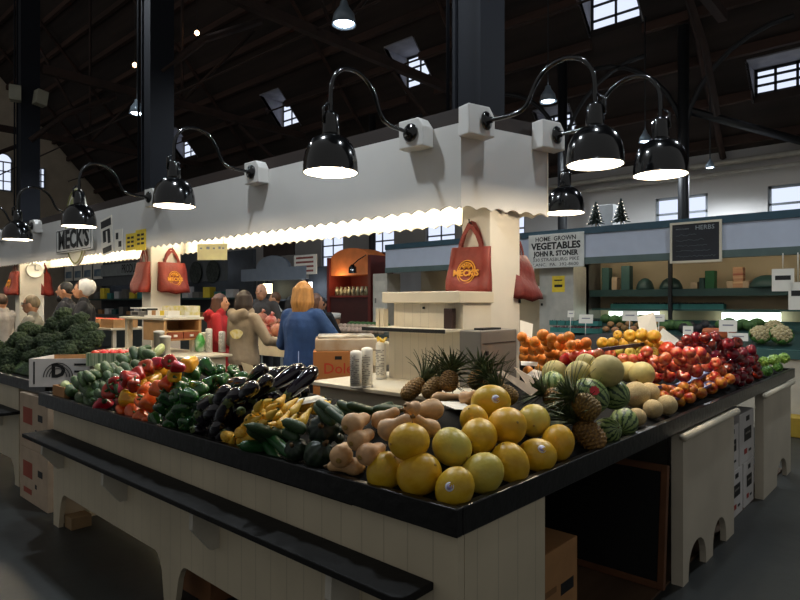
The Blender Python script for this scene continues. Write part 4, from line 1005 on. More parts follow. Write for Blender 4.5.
# --- pineapples behind, crowns up
for px, py, x2, y2, r in ((402, 398, 424, 380, 9), (424, 397, 442, 379, 9.5), (446, 391, 452, 371, 10), (474, 389, 480, 371, 10), (500, 394, 490, 378, 10), (515, 402, 500, 388, 10)):
    heap('pineapple', 'pine', px, py, r, (x2, y2), tilt=.5)
for px, py, x2, y2, r in ((566, 405, 544, 393, 11), (598, 416, 574, 398, 13.5), (601, 449, 577, 421, 14.5)):
    heap('pineapple', 'pine2', px, py, r, (x2, y2), tilt=.25)
name_pile('pine', 'pineapple with leafy crown', 'pineapple', 'the heap behind the butternut squash', 'pineapples')
name_pile('pine2', 'pineapple with crown pointing left', 'pineapple', 'the pair beside the watermelons', 'pineapples')
# --- butternut squash
for a in ((430, 397, 463, 397, 6), (462, 402, 476, 392, 8), (444, 413, 404, 406, 12), (438, 436, 412, 414, 10), (418, 411, 405, 405, 8.5), (371, 424, 400, 409, 9.5), (378, 436, 412, 416, 12)): heap('butternut', 'butter', a[0], a[1], a[4], (a[2], a[3]), prof=(.9, 1, .8, .6, .55))
for px, py, r in ((357, 422, 12), (362, 438, 11.5)): heap('butternut_end', 'butter', px, py, r, axis=(.75, .1, .1))
heap('butternut', 'butter', 366, 467, 10, (326, 465), prof=(.9, 1, .8, .6, .55), tilt=0)
heap('butternut_end', 'butter', 372, 452, 12, axis=(.95, .05, .1)); heap('butternut_end', 'butter', 343, 453, 12.5, axis=(.8, .55, .15))
name_pile('butter', 'tan butternut squash', 'squash', 'the butternut heap', 'butternut squash')
# --- canary melons at the corner
for kd, px, py, r in (('melon_s', 491, 402, 18), ('melon', 474, 420, 15), ('melon_p', 534, 421, 17), ('melon', 507, 427, 20), ('melon', 479, 436, 19), ('melon_p', 452, 447, 19.5), ('melon', 409, 441, 19.5), ('melon', 558, 443, 17),
                      ('melon_s', 537, 456, 18), ('melon', 510, 464, 20.5), ('melon_p', 482, 474, 21), ('melon', 386, 472, 20), ('melon', 419, 474, 22.5), ('melon_s', 455, 488, 20)):
    fc = {491: (-.75, .25), 537: (-.35, .7), 455: (-.1, .9)}.get(px)
    o = heap(kd, 'melon', px, py, r, axis=(.3, -.4, .9) if px == 455 else (R_.uniform(-1, .2), R_.uniform(-1, .2), R_.uniform(-.2, 1.2)) if not fc else (.65, -.7, .1), facing=fc)
name_pile('melon', 'yellow canary melon', 'melon', 'the corner melon heap', 'canary melons at the counter corner')
# red tag on the big watermelon
if w1:
    T = w1.matrix_basis; c = T.translation; rr = T.to_scale()[0]; d = (Vector((0, 0, EYE)) - c).normalized(); d = (d + RT * .25 + UP * .3).normalized()
    x = UP.cross(d).normalized(); y = d.cross(x); m = MB()
    m.prism([(rr * .3 * (1 if k % 2 else .8) * math.cos(k * PI / 8), rr * .3 * (1 if k % 2 else .8) * math.sin(k * PI / 8)) for k in range(16)], .004)
    o = m.build('price_tag', mat('red_tag', '#c0232b', .5)); o.matrix_basis = frame(c + d * rr * 1.03, x, y, d); tag(o, 'red paper tag stuck on the striped watermelon', 'tag')
for k in sorted(LOGR): print('R', k, len(LOGR[k]), '%.3f %.3f %.3f' % (min(LOGR[k]), sum(LOGR[k]) / len(LOGR[k]), max(LOGR[k])))
# --- violet tray lips in front of the fruit tiers
def strip(name, label, pts, h, mt, cat='tray', th=.006, group='violet fruit trays'):
    m = MB(); P = [Vector(p) for p in pts]
    for a, b in zip(P, P[1:]):
        d = (b - a); L = d.length; d.normalize(); s_ = d.cross(UP).normalized(); u = s_.cross(d)
        m.box(-.004, L + .004, -th, 0, -h, 0, frame(a, d, -s_, u)); m.box(0, L, -.004, .07, -h, -h + .004, frame(a, d, -s_, u))
    o = m.build(name, mt); o.parent = None; return tag(o, label, cat, group)
def lip(y, pts): return [at(px, py, y=Y0 + y) for px, py in pts]
strip('fruit_tray', 'violet tray lip under the upper pink apples', lip(.19, ((655, 386), (686, 383), (702, 375), (727, 366))), .018, tray_purple)
strip('fruit_tray', 'violet tray lip crossing the low nectarines', lip(.1, ((668, 399), (690, 395), (708, 385), (731, 374))), .015, tray_purple)
strip('fruit_tray', 'violet tray lip under the upper dark red apples', lip(.25, ((720, 362), (740, 361), (756, 355))), .016, tray_purple)
strip('fruit_tray', 'violet tray lip under the lower dark red apples', lip(.14, ((733, 377), (750, 372), (761, 366))), .014, tray_purple)
m = MB(); a, b = at(598, 350, y=1.62), at(660, 352, y=1.62); m.box(a.x, b.x, 1.6, 1.615, a.z - .01, a.z + .012); o = m.build('fruit_tray', mat('dark_tray', '#2a2430', .5)); tag(o, 'dark tray edge under the row of yellow apples', 'tray')
# ================================================================ BROCCOLI AND BOXES ON THE SECOND COUNTER
def ytop(px): return itp([(0, 338), (14, 326), (28, 318), (42, 318), (55, 316), (62, 306), (72, 304), (80, 315), (92, 321), (104, 327), (112, 338)], px)
broc = []
rb = random.Random(11); row = 0; py = 372.0
while py > 304:
    px = (row % 2) * 6 - 6.0
    while px < 112:
        if py > ytop(px) + 7 and (py < 357 or px < 14):
            q = px + rb.uniform(-2, 2); qy = py + rb.uniform(-2, 2); xx = 1.75 + max(0, (372 - qy)) / 62 * .5 + rb.uniform(-.03, .03)
            p = at(q, qy, x=xx)
            if p.y > 5.0:
                s_ = .082 * rb.uniform(.9, 1.15); z = Vector((-.6 + rb.uniform(-.4, .4), -.5 + rb.uniform(-.4, .4), .8)).normalized(); x = z.orthogonal().normalized(); y = z.cross(x)
                o = inst('broccoli%d' % rb.randrange(4), frame(p, x * s_, y * s_, z * s_)); broc.append((o, q, qy, 9)); 
        px += 12.5
    py -= 8.2; row += 1
PILES['broc'] = broc; name_pile('broc', 'dark green broccoli crown', 'broccoli', 'the broccoli mountain', 'broccoli crowns')
m = MB(); vs = []; n1, n2 = 10, 10
def mound(u, v): return (1.78 + u * .4, 5.35 + u * .3 + v * 1.7, .862 + (.02 + .36 * u) * (1 - .5 * abs(v - .35)))
for i in range(n1 + 1):
    for j in range(n2 + 1): vs.append(mound(i / n1, j / n2))
base = len(vs); vs += [(x, y, .862) for x, y, z in vs]; fs = []
for i in range(n1):
    for j in range(n2):
        a = i * (n2 + 1) + j; fs += [(a, a + n2 + 1, a + n2 + 2, a + 1), (base + a, base + a + 1, base + a + n2 + 2, base + a + n2 + 1)]
for i in range(n1): a = i * (n2 + 1); fs.append((a, base + a, base + a + n2 + 1, a + n2 + 1)); a += n2; fs.append((a, a + n2 + 1, base + a + n2 + 1, base + a))
for j in range(n2): a = j; fs.append((a, a + 1, base + a + 1, base + a)); a = n1 * (n2 + 1) + j; fs.append((a, base + a, base + a + 1, a + 1))
m.add(vs, fs, True); o = m.build('broccoli_leaves', broc_m); tag(o, 'mass of dark leaves under the broccoli heap', 'greens', None, 'stuff')
def open_box(name, label, o, ux, w_, d_, h, mt, inner, tilt=0, group=None, lift=()):
    """open-topped carton: corner o, front along ux, depth behind"""
    ux = Vector(ux).normalized(); uy = UP.cross(ux); t = thing(name, label, 'box', M=frame(o, ux, uy, UP), group=group); th = .006
    for nm, b in (('front', (0, w_, 0, th, 0, h)), ('back', (0, w_, d_ - th, d_, 0, h)), ('side', (0, th, th, d_ - th, 0, h)), ('side', (w_ - th, w_, th, d_ - th, 0, h)), ('bottom', (th, w_ - th, th, d_ - th, 0, th))):
        m = MB(); m.box(*b); m.build(nm, mt if nm != 'back' else inner, t)
    return t
pA, pB = at(13, 388, z=.905), at(80, 389, z=.905)
t = open_box('carton', 'open printed white carton in front of the broccoli at the counter gap', at(29, 387, z=.903), (.72, -.69, 0), .42, .36, .2, card_white, card)
text('lettering', 'D', .13, ink, t, None, M=frame((.2, -.001, .11), (1, 0, 0), (0, 0, 1), (0, -1, 0)), depth=.001, bold=.006)
m = MB(); m.box(.03, .04, -.0015, 0, .02, .18); m.box(.31, .4, -.0015, 0, .15, .165); m.box(.31, .38, -.0015, 0, .1, .115); m.build('print', ink, t)
for k in range(3):
    m = MB(); m.tube([(.2 + (.06 + .02 * k) * math.cos(a), -.002, .07 + (.06 + .02 * k) * math.sin(a)) for a in [i * PI / 10 for i in range(11)]], .003, 4); m.build('print_arc', ink, t)
t2 = open_box('tray_box', 'low cardboard tray at the left end of the cucumbers', at(46, 397, z=.885) + Vector((.03, -.03, 0)), (.0, -1, 0), .2, .34, .08, card, card)
rb2 = random.Random(4)
for k in range(5):
    c = t2.matrix_basis @ Vector((.05 + .03 * k, .06 + .05 * k, .07)); z = Vector((.3 + .1 * k, 1, .1)).normalized(); x = z.orthogonal(); y = z.cross(x)
    o = inst('cucumber_l' if k < 3 else 'cucumber', frame(c, x * .022, y * .022, z * .024)); tag(o, ['pale cucumber lying nearest in the low tray', 'pale cucumber lying second in the low tray', 'pale cucumber lying third in the low tray', 'dark cucumber lying fourth in the low tray', 'dark cucumber lying farthest in the low tray'][k], 'cucumber', 'cucumbers in the low tray')
# tomato baskets behind the white carton
tom = mat('tomato_skin', '#c8321a', .3, rand=.12)
tm = MB(); tm.ball((0, 0, 0), (.03, .03, .026), 10, 8); tmesh = tm.mesh('tomato', tom)
tb = open_box('tomato_basket', 'pale slatted basket of red tomatoes behind the cucumbers', at(86, 366, d=4.3), (.669, -.743, 0), .27, .2, .09, mat('basket_green', '#b9c4a4', .7, col2='#5d7a5a', scale=12, stretch=(8, 1, .3)), card)
for i in range(4):
    for j in range(3):
        o = link('tomato', tmesh, None, tb.matrix_basis @ Matrix.Translation((.042 + .062 * i, .042 + .058 * j, .082))); tag(o, 'red tomato, %s from left in the %s row of the slatted basket' % (ORD[i] if i else 'first', ('near', 'middle', 'far')[j]), 'tomato', 'tomatoes in the slatted basket')
# --- cards on the heaps
def card_at(name, label, quad, th, mt, cat='price card', grp=None):
    """a card with real thickness from four world corners"""
    q = [Vector(p) for p in quad]; n = (q[1] - q[0]).cross(q[3] - q[0]).normalized(); m = MB(); m.add(q + [p - n * th for p in q], [(0, 1, 2, 3), (7, 6, 5, 4), (0, 4, 5, 1), (1, 5, 6, 2), (2, 6, 7, 3), (3, 7, 4, 0)]); return tag(m.build(name, mt), label, cat, grp)
def quad(pts, **k): return [at(px, py, **k) for px, py in pts]
def slab(pts, ds): return [at(px, py, d=d) for (px, py), d in zip(pts, ds)]
card_at('price_card', 'white price card lying on the yellow squash', slab(((285, 408), (327, 399), (318, 395), (293, 400)), (2.82, 2.80, 3.0, 3.0)), .002, paper)
card_at('price_card', 'white price card behind the eggplant heap', slab(((250, 379), (262, 381), (276, 367), (268, 367)), (3.15, 3.1, 3.3, 3.35)), .002, paper)
card_at('price_card', 'white price card on the butternut squash', slab(((455, 409), (477, 410), (462, 402), (434, 401)), (2.45, 2.4, 2.6, 2.6)), .002, paper)
card_at('price_board', 'tan cardboard sign leaning over the pineapples', slab(((531, 396), (538, 390), (502, 370), (497, 372)), (2.75, 2.75, 2.95, 2.95)), .004, card_pale, 'sign', 'cardboard signs over the pineapples')
card_at('price_board', 'smaller tan cardboard sign behind the pineapple sign', slab(((529, 388), (537, 380), (517, 368), (514, 367)), (2.95, 2.95, 3.1, 3.1)), .004, card_pale, 'sign', 'cardboard signs over the pineapples')
c = card_at('price_card', 'white price card with dark writing in front of the oranges', slab(((526, 375), (541, 380), (543, 372), (534, 369)), (3.66, 3.66, 3.8, 3.8)), .002, paper)
card_at('price_card', 'tall white price card standing behind the yellow apples', slab(((641, 339), (659, 338), (654, 312), (637, 317)), (4.75, 4.75, 4.85, 4.85)), .003, paper, 'price card', 'cards by the apples')
card_at('price_card', 'white tilted price card between yellow and dark red apples', slab(((655, 338), (672, 348), (679, 340), (663, 328)), (4.5, 4.5, 4.6, 4.6)), .003, paper, 'price card', 'cards by the apples')
card_at('price_card', 'cream card standing at the left of the oranges beside the post', slab(((520, 336), (532, 338), (533, 324), (520, 320)), (4.3, 4.3, 4.35, 4.35)), .003, paper, 'price card')
card_at('price_card', 'white paper strip below the oranges', slab(((521, 365), (537, 366), (538, 362), (521, 361)), (3.6, 3.6, 3.65, 3.65)), .003, paper, 'price card')
# ================================================================ BAGS AND SIGNS ON THE CANOPY AND POSTS
def tote(label, p, normal, w_=.31, h=.31, dep=.1, mt=None, emblem=True, handle=.17, group='red tote bags on the posts', flare=.0, mirror=1):
    """fabric tote: p = middle of the top back edge against the post, normal = outwards"""
    mt = mt or bag_red; t = thing('tote_bag', label, 'bag', M=face_frame(p, normal), group=group); m = MB(); v = []; n = 12; rr = random.Random(3)
    rings = 9
    for i in range(rings + 1):
        u = i / rings; y = -h * (1 - u); ww = w_ / 2 * (1 + flare * (1 - u)) * (1 - .06 * u); dd = dep * (1 - .75 * u ** 1.5) ; 
        for sx, sz in ((-1, .06), (-.6, .03), (0, 0), (.6, .03), (1, .06)): v.append((sx * ww, y + .012 * math.sin(5 * sx) * (1 - u), .01 + sz * .05 + .004 * math.sin(7 * u + 3 * sx)))
        for sx, sz in ((1, 1), (.6, 1.05), (0, 1.1), (-.6, 1.05), (-1, 1)): v.append((sx * ww, y - .02 * (1 - u) - .012 * math.cos(4 * sx) * (1 - u), .012 + dd * sz * (1 + .12 * math.sin(9 * u + sx))))
    K_ = 10; f = []
    for i in range(rings):
        for k in range(K_): a, b = i * K_ + k, i * K_ + (k + 1) % K_; f.append((a, b, b + K_, a + K_))
    f.append(tuple(range(K_))[::-1]); m.add(v, f, True); m.build('bag_body', mt, t)
    for zz, hh in ((.014, handle), (.035, handle * .8)):
        m = MB(); pts = [Vector((-w_ * .27, -.05, zz + .004)), Vector((-w_ * .25, .02, zz)), Vector((-w_ * .17, hh * .6, zz)), Vector((-w_ * .06, hh * .95, zz)), Vector((0, hh, zz)), Vector((w_ * .06, hh * .95, zz)), Vector((w_ * .17, hh * .6, zz)), Vector((w_ * .25, .02, zz)), Vector((w_ * .27, -.05, zz + .004))]
        vs = []
        for i, q in enumerate(pts):
            d = (pts[min(i + 1, 8)] - pts[max(i - 1, 0)]).normalized(); s_ = Vector((-d.y, d.x, 0)) * .014
            vs += [q - s_, q + s_, q + s_ + Vector((0, 0, .004)), q - s_ + Vector((0, 0, .004))]
        fs = [(i * 4 + k, i * 4 + (k + 1) % 4, i * 4 + 4 + (k + 1) % 4, i * 4 + 4 + k) for i in range(8) for k in range(4)] + [(0, 3, 2, 1), (32, 33, 34, 35)]
        m.add(vs, fs); m.build('handle', mt, t)
    m = MB(); m.tube([(0, handle * .97, -.004), (0, handle * .97, .05), (0, handle + .02, .055)], .005, 6); m.build('hook', iron_black, t)
    if emblem:
        z = .012 + dep * .85; T = Matrix.Translation((0, -h * .56, z)) @ Matrix.Rotation(-.22, 4, 'X'); m = MB(); R = h * .26
        for q in (1, .8): m.tube([(R * q * math.cos(a) * .85, R * q * math.sin(a), 0) for a in [i * PI / 16 for i in range(32)]], .0045, 4, T, closed=True)
        for k in range(5): a = PI * (.25 + .125 * k); m.tube([(R * .3 * math.cos(a) * .85, R * .3 * math.sin(a) + R * .1, 0), (R * .68 * math.cos(a) * .85, R * .68 * math.sin(a) + R * .05, 0)], .007, 4, T)
        m.build('emblem', gold, t)
        text('lettering', "MECK'S", .06, gold, t, None, M=T @ Matrix.Translation((0, -.01, .002)), depth=.003, bold=.002)
    return t
tote('red tote bag with yellow emblem hanging on the near white post', (3.487, 2.46, 1.885), (-1, -.12, 0))
tb_ = tote('dark red tote bag hanging on the right side of the near white post', (3.98, 2.43, 1.86), (.12, -1, 0), .29, .32, .12, bag_dark, False, handle=.12, flare=.42)
m = MB(); m.tube([(3.872, 2.43, 1.985), (3.99, 2.43, 1.985)], .006, 6, tb_.matrix_basis.inverted()); m.build('hanger', iron_black, tb_)
tote('red tote bag with yellow emblem on the second white post', (3.74, 7.195, 2.0), (0, -1, 0), .36, .36, .12)
tote('small red tote bag seen edge on at the left of the second white post', (3.487, 7.32, 2.0), (-1, 0, 0), .3, .36, .12, None, False)
tote('orange red tote bag on the left side of the farthest white post', (3.487, 12.2, 2.05), (-1, 0, 0), .34, .4, .14)
tote('red tote bag on the right side of the farthest white post', (3.9, 12.2, 2.05), (.6, -.8, 0), .3, .4, .1, None, False)
# oval sign on the canopy front
t = thing('stall_sign', 'oval canopy sign with a wide lettered banner on the white canopy front', 'sign', M=face_frame((3.238, 8.78, 2.53), (-1, 0, 0)))
ov = lambda a_, b_, n=40: [(a_ * math.cos(2 * PI * i / n), b_ * math.sin(2 * PI * i / n)) for i in range(n)]
sg_cream = mat('sign_cream', '#dcd8c6', .5, var=.04); sg_green = mat('sign_olive', '#8c8f55', .6, var=.1)
m = MB(); m.prism(ov(.36, .52), .03); m.build('oval_board', sg_cream, t)
m = MB(); m.tube([(x * .93, y * .95, .031) for x, y in ov(.36, .52)], .012, 5, closed=True); m.build('oval_border', sg_green, t)
m = MB(); m.prism([(x, y + .24) for x, y in ov(.2, .16)], .012, Matrix.Translation((0, 0, .03))); m.build('oval_picture', mat('sign_picture', '#b9b78a', .6, col2='#8c8f55', scale=9), t)
m = MB(); m.prism([(-.62, -.34), (.62, -.34), (.62, -.01), (-.62, -.01)], .02, Matrix.Translation((0, 0, .04))); b_ = m.build('banner', mat('banner_white', '#e4e4e0', .5), t); bevel(b_)
m = MB()
for q in ((-.6, .6, -.325, -.315), (-.6, .6, -.035, -.025), (-.6, -.59, -.315, -.035), (.59, .6, -.315, -.035)): m.box(q[0], q[1], q[2], q[3], .06, .063)
m.build('banner_border', ink, b_); text('lettering', "MECK'S", .34, ink, b_, None, M=Matrix.Translation((0, -.175, .061)), depth=.003, bold=.012, width=1.06)
def poster(name, label, px, py, w_, h, mt, lines=(), x=3.238, cat='poster', group=None, tilt=0.):
    p = at(px, py, x=x); T = face_frame((p.x, p.y, p.z), (-1, 0, 0)) @ Matrix.Rotation(tilt, 4, 'Z'); t = thing(name, label, cat, M=T, group=group)
    m = MB(); m.box(-w_ / 2, w_ / 2, -h / 2, h / 2, 0, .006); m.build('sheet', mt, t)
    for l in lines:
        if len(l) == 4: m = MB(); m.box(l[0] - l[2] / 2, l[0] + l[2] / 2, l[1] - l[3] / 2, l[1] + l[3] / 2, .006, .0075); m.build('print', ink, t)
    return t
poster('poster', 'tall black and white poster right of the oval canopy sign', 107, 236, .34, .46, paper, ((0, .16, .3, .09), (-.06, .0, .09, .14), (.07, -.02, .08, .16), (0, -.17, .26, .07), (0, .07, .2, .02)), tilt=.12)
poster('poster', 'small white printed sheet between the black poster and yellow papers', 119, 240, .22, .26, paper, ((-.04, .05, .07, .08), (.04, -.05, .08, .07)))
poster('poster', 'left yellow paper notice on the canopy front', 131, 242, .25, .2, paper_yellow, tuple((-.05 + .1 * (k % 2), .05 - .05 * (k // 2), .07, .025) for k in range(6)))
poster('poster', 'right yellow paper notice on the canopy front', 141, 240, .25, .24, paper_yellow, tuple((-.05 + .1 * (k % 2), .06 - .05 * (k // 2), .07, .025) for k in range(6)))
# sheet hanging under the canopy, clock
t = thing('hanging_sign', 'small cream sign hanging under the canopy left of the shoppers', 'sign', M=face_frame((3.45, 5.75, 2.02), (-.8, -.6, 0)))
m = MB(); m.box(-.16, .16, -.07, .1, 0, .006); m.build('sheet', mat('cream_sheet', '#f6ecb8', .6), t)
for sx in (-.12, .12): m = MB(); m.tube([(sx, .1, .003), (sx, .38, .003)], .003, 4); m.build('wire', iron_black, t)
m = MB()
for q, x in enumerate((-.12, -.05, .02, .08, .12)): m.box(x - .012, x + .012 + .012 * (q == 1), .045, .06 + .008 * (q % 2), .006, .0075)
m.build('faint_marks', mat('blue_grey_ink', '#8b96a2', .6), t)
t = thing('wall_clock', 'round white clock on the farthest white post', 'clock', M=face_frame((3.72, 12.045, 2.08), (0, -1, 0)))
m = MB(); m.lathe([(.14, 0), (.14, .03), (.125, .035), (.12, .025)], 24); m.build('clock_face', plastic_white, t)
m = MB(); m.box(-.005, .005, 0, .09, .03, .034); m.box(0, .06, -.005, .005, .03, .034); m.build('clock_hands', ink, t)
# ================================================================ INSIDE THE STALL
def shelf_table(name, label, x0, x1, y0, y1, z, th=.03, legs=True, mt=None, apron=0, cat='table', inset=.05):
    mt = mt or white_paint; t = thing(name, label, cat, (x0, y0, 0)); k = t.matrix_basis.inverted(); m = MB(); m.box(x0, x1, y0, y1, z - th, z, k); bevel(m.build('tabletop', mt, t), .004)
    if apron: m = MB(); m.box(x0 + inset, x1 - inset, y0 + inset, y1 - inset, z - th - apron, z - th, k); m.build('apron', mt, t)
    if legs:
        for x in (x0 + inset, x1 - inset - .05):
            for y in (y0 + inset, y1 - inset - .05): m = MB(); m.box(x, x + .05, y, y + .05, 0, z - th - apron, k); m.build('leg', mt, t)
    return t
shelf_table('inner_shelf', 'white inner shelf left of the cream register stand', 2.63, 3.46, 2.05, 3.18, .98, .025, apron=.12)
t = thing('register_stand', 'cream boarded register stand beside the near white post', 'stand', (3.12, 2.3, .981)); k = t.matrix_basis.inverted()
m = MB(); m.box(3.14, 3.48, 2.3, 2.93, .981, 1.32, k); m.build('lower_body', cab_y, t)
m = MB(); m.box(2.97, 3.48, 2.3, 3.02, 1.32, 1.335, k); m.build('ledge', white_paint, t); m = MB(); m.box(2.96, 2.97, 2.3, 3.02, 1.312, 1.336, k); m.build('ledge_edge', ink, t)
m = MB(); m.box(3.16, 3.48, 2.305, 2.9, 1.335, 1.5, k); m.build('upper_body', cab_y, t)
m = MB(); m.box(3.1, 3.485, 2.285, 2.96, 1.5, 1.575, k); bevel(m.build('lid', white_paint, t), .005)
m = MB(); m.box(3.152, 3.16, 2.62, 2.635, 1.46, 1.475, k); m.build('screw', ink, t)
m = MB(); m.box(-.02, .02, -.035, .035, 0, .13); o = m.build('card_holder', mat('dark_brown_leather', '#2c1610', .5)); o.location = (3.12, 2.38, 1.336); tag(o, 'dark brown holder standing on the register stand ledge', 'holder'); bevel(o)
for kq in range(2):
    m = MB(); m.box(0, .05, 0, .03, 0, .125); o = m.build('paper_pack', mat('paper_pack', '#d8cbb0', .7, col2='#c4b394', scale=20, stretch=(.1, 8, .1))); o.location = (3.05, 2.9 + .04 * kq, 1.336); tag(o, ['right pack of papers standing on the register stand ledge', 'left pack of papers standing on the register stand ledge'][kq], 'paper pack', 'paper packs')
t = thing('cash_box', 'grey metal box with a lock in front of the near post', 'box', (3.06, 2.1, .981)); m = MB(); m.box(0, .41, 0, .16, 0, .35); bevel(m.build('case', metal_grey, t), .006)
m = MB(); m.box(.05, .075, -.006, 0, .2, .225); m.build('lock', iron_black, t); m = MB(); m.box(.02, .39, -.003, 0, .27, .274); m.build('seam', ink, t)
m = MB(); m.box(.1, .3, .05, .12, .35, .362); m.build('handle', iron_black, t)
def dispenser(label, px, py, h=.235, r=.036, z=.981, cap=True):
    p = at(px, py, z=z); t = thing('bag_dispenser', label, 'dispenser', p, 0, 'white roll dispensers'); m = MB(); m.lathe([(r, 0), (r, h - .02), (r * .9, h - .005), (r * .5, h)], 18); m.build('roll', plastic_white, t)
    m = MB(); m.lathe([(r * 1.04, 0), (r * 1.04, .012)], 18); m.build('base_ring', mat('pale_grey', '#b5b0a5', .4), t)
    m = MB(); rr = random.Random(int(px))
    for j in range(16):
        for a in range(6):
            if rr.random() < .6: m.box(-.006, .006, -.0008, .0004, j * .011, j * .011 + .005, Matrix.Translation((0, 0, .03)) @ Matrix.Rotation(a * .33 - 3.0 - .6, 4, 'Z') @ Matrix.Translation((r, 0, 0)) @ Matrix.Rotation(PI / 2, 4, 'Z'))
    m.build('print', mat('grey_print', '#8b8780', .6), t); return t
dispenser('white roll dispenser nearest the shelf edge, leftmost of three', 356, 388, .23); dispenser('white roll dispenser with grey print, middle of three', 367, 387, .245); dispenser('white roll dispenser with grey print, rightmost of three', 381, 379, .25)
shelf_table('inner_shelf', 'second white inner shelf behind the bell peppers', 2.95, 3.5, 5.45, 7.15, .98, .025, apron=.1)
dispenser('white roll dispenser on the second shelf beside the red coat', 209, 352, .25); dispenser('plain white roll dispenser on the second shelf right end', 222, 352, .22)
t = shelf_table('scale_stand', 'white stand with scale and drawer box by the second post', 3.0, 3.46, 5.93, 6.95, 1.35, .025, False)
k = t.matrix_basis.inverted(); m = MB(); m.box(3.02, 3.05, 5.95, 6.4, 1.11, 1.325, k); m.box(3.41, 3.44, 5.95, 6.4, 1.11, 1.325, k); m.box(3.05, 3.41, 5.95, 6.4, 1.11, 1.125, k); m.box(3.05, 3.41, 6.38, 6.4, 1.125, 1.325, k); m.box(3.05, 3.41, 5.95, 6.38, 1.2, 1.21, k); m.build('drawer_case', pale_wood, t)
for j in range(2):
    m = MB(); m.box(3.055 + j * .18, 3.225 + j * .18, 5.94, 5.96, 1.128, 1.196, k); d_ = m.build('drawer', red_wood, t); m = MB(); m.box(3.12 + j * .18, 3.155 + j * .18, 5.925, 5.94, 1.15, 1.172, k); m.build('drawer_pull', plastic_white, d_)
for x, y in ((3.05, 6.0), (3.36, 6.0), (3.05, 6.85), (3.36, 6.85)): m = MB(); m.box(x, x + .06, y, y + .06, .981, 1.11 if y < 6.4 else 1.325, k); m.build('leg', white_paint, t)
t = thing('scale', 'small grey weighing scale on the white stand', 'scale', (3.1, 6.65, 1.351)); m = MB(); m.box(0, .22, 0, .24, 0, .06); bevel(m.build('base', metal_grey, t)); m = MB(); m.box(.0, .22, .0, .24, .085, .1); m.build('pan', plastic_white, t); m = MB(); m.box(.09, .13, .1, .14, .06, .085); m.build('neck', iron_black, t); m = MB(); m.box(-.002, .0, .05, .19, .015, .05); m.build('display', ink, t)
m = MB(); m.box(0, .08, 0, .1, 0, .09); o = m.build('card_reader', iron_black); o.location = (3.15, 6.5, 1.351); tag(o, 'small dark box between the scale and the white tray', 'box'); bevel(o)
t = thing('sample_tray', 'white tray of small packets on the stand under the red bag', 'tray', (3.05, 5.96, 1.351)); m = MB(); m.box(0, .38, 0, .48, 0, .02); m.build('tray', plastic_white, t); m = MB(); m.box(.2, .38, .0, .48, .02, .12); m.build('rack', mat('packet_rack', '#c9bb6a', .6, col2='#d9d4c4', scale=14), t)
for j in range(5):
    m = MB(); m.box(.03, .16, .02 + j * .092, .1 + j * .092, .02, .07); m.build('packet', [paper, paper_yellow, paper, card, paper][j], t)
for j, (px, r, h, z) in enumerate(((159, .05, .22, .981), (165, .055, .17, .981))):
    m = MB(); m.lathe([(r * .9, 0), (r, h), (r * 1.06, h), (r * 1.06, h + .02), (r * .5, h + .025)], 18); o = m.build('white_tub', plastic_white); o.location = at(px, 355, z=z); tag(o, ['tall white lidded tub on the second shelf, left one', 'short white lidded tub on the second shelf, right one'][j], 'tub', 'white tubs')
m = MB(); m.lathe([(.03, 0), (.05, .02), (.055, .12), (.035, .17), (.01, .2)], 12); o = m.build('green_bag', mat('green_plastic', '#3f9a3a', .35, col2='#d6e2d0', scale=9)); o.location = at(200, 352, z=.981); tag(o, 'green and white plastic bag on the second shelf', 'bag')
# carton stack beside the blue coat
c0 = at(338, 400, d=5.05); dole = mat('orange_carton', '#b9773f', .75, var=.1, scale=5); pr_ = mat('orange_print', '#c43e22', .7)
for j in range(4):
    t = carton('fruit_carton', c0.x - .2, c0.x + .2, c0.y - .15, c0.y + .15, j * .278, j * .278 + .276, dole, ['bottom', 'second', 'third', 'top'][j] + ' orange printed carton of the stack beside the blue coat', 'box', 'fruit cartons stacked by the blue coat', [('y', .5, .5, 'Dole', .12, pr_), ('y', .5, .82, .14, .1, ink, 'hand_hole'), ('x', .5, .5, .5, .25, pr_)], rz=-.72)
t = thing('produce_tray', 'plastic wrapped tray on top of the carton stack', 'tray', (c0.x + .06, c0.y, 1.113), -.72); m = MB(); m.box(-.23, .27, -.17, .2, 0, .1); bevel(m.build('tray', mat('wrapped_card', '#b89a78', .4, col2='#cdbda8', scale=6), t), .01)
m = MB(); m.box(-.21, .25, -.15, .18, .1, .125); bevel(m.build('plastic_wrap', mat('plastic_film', '#d8d4cc', .25, col2='#b5a893', scale=8), t), .01)
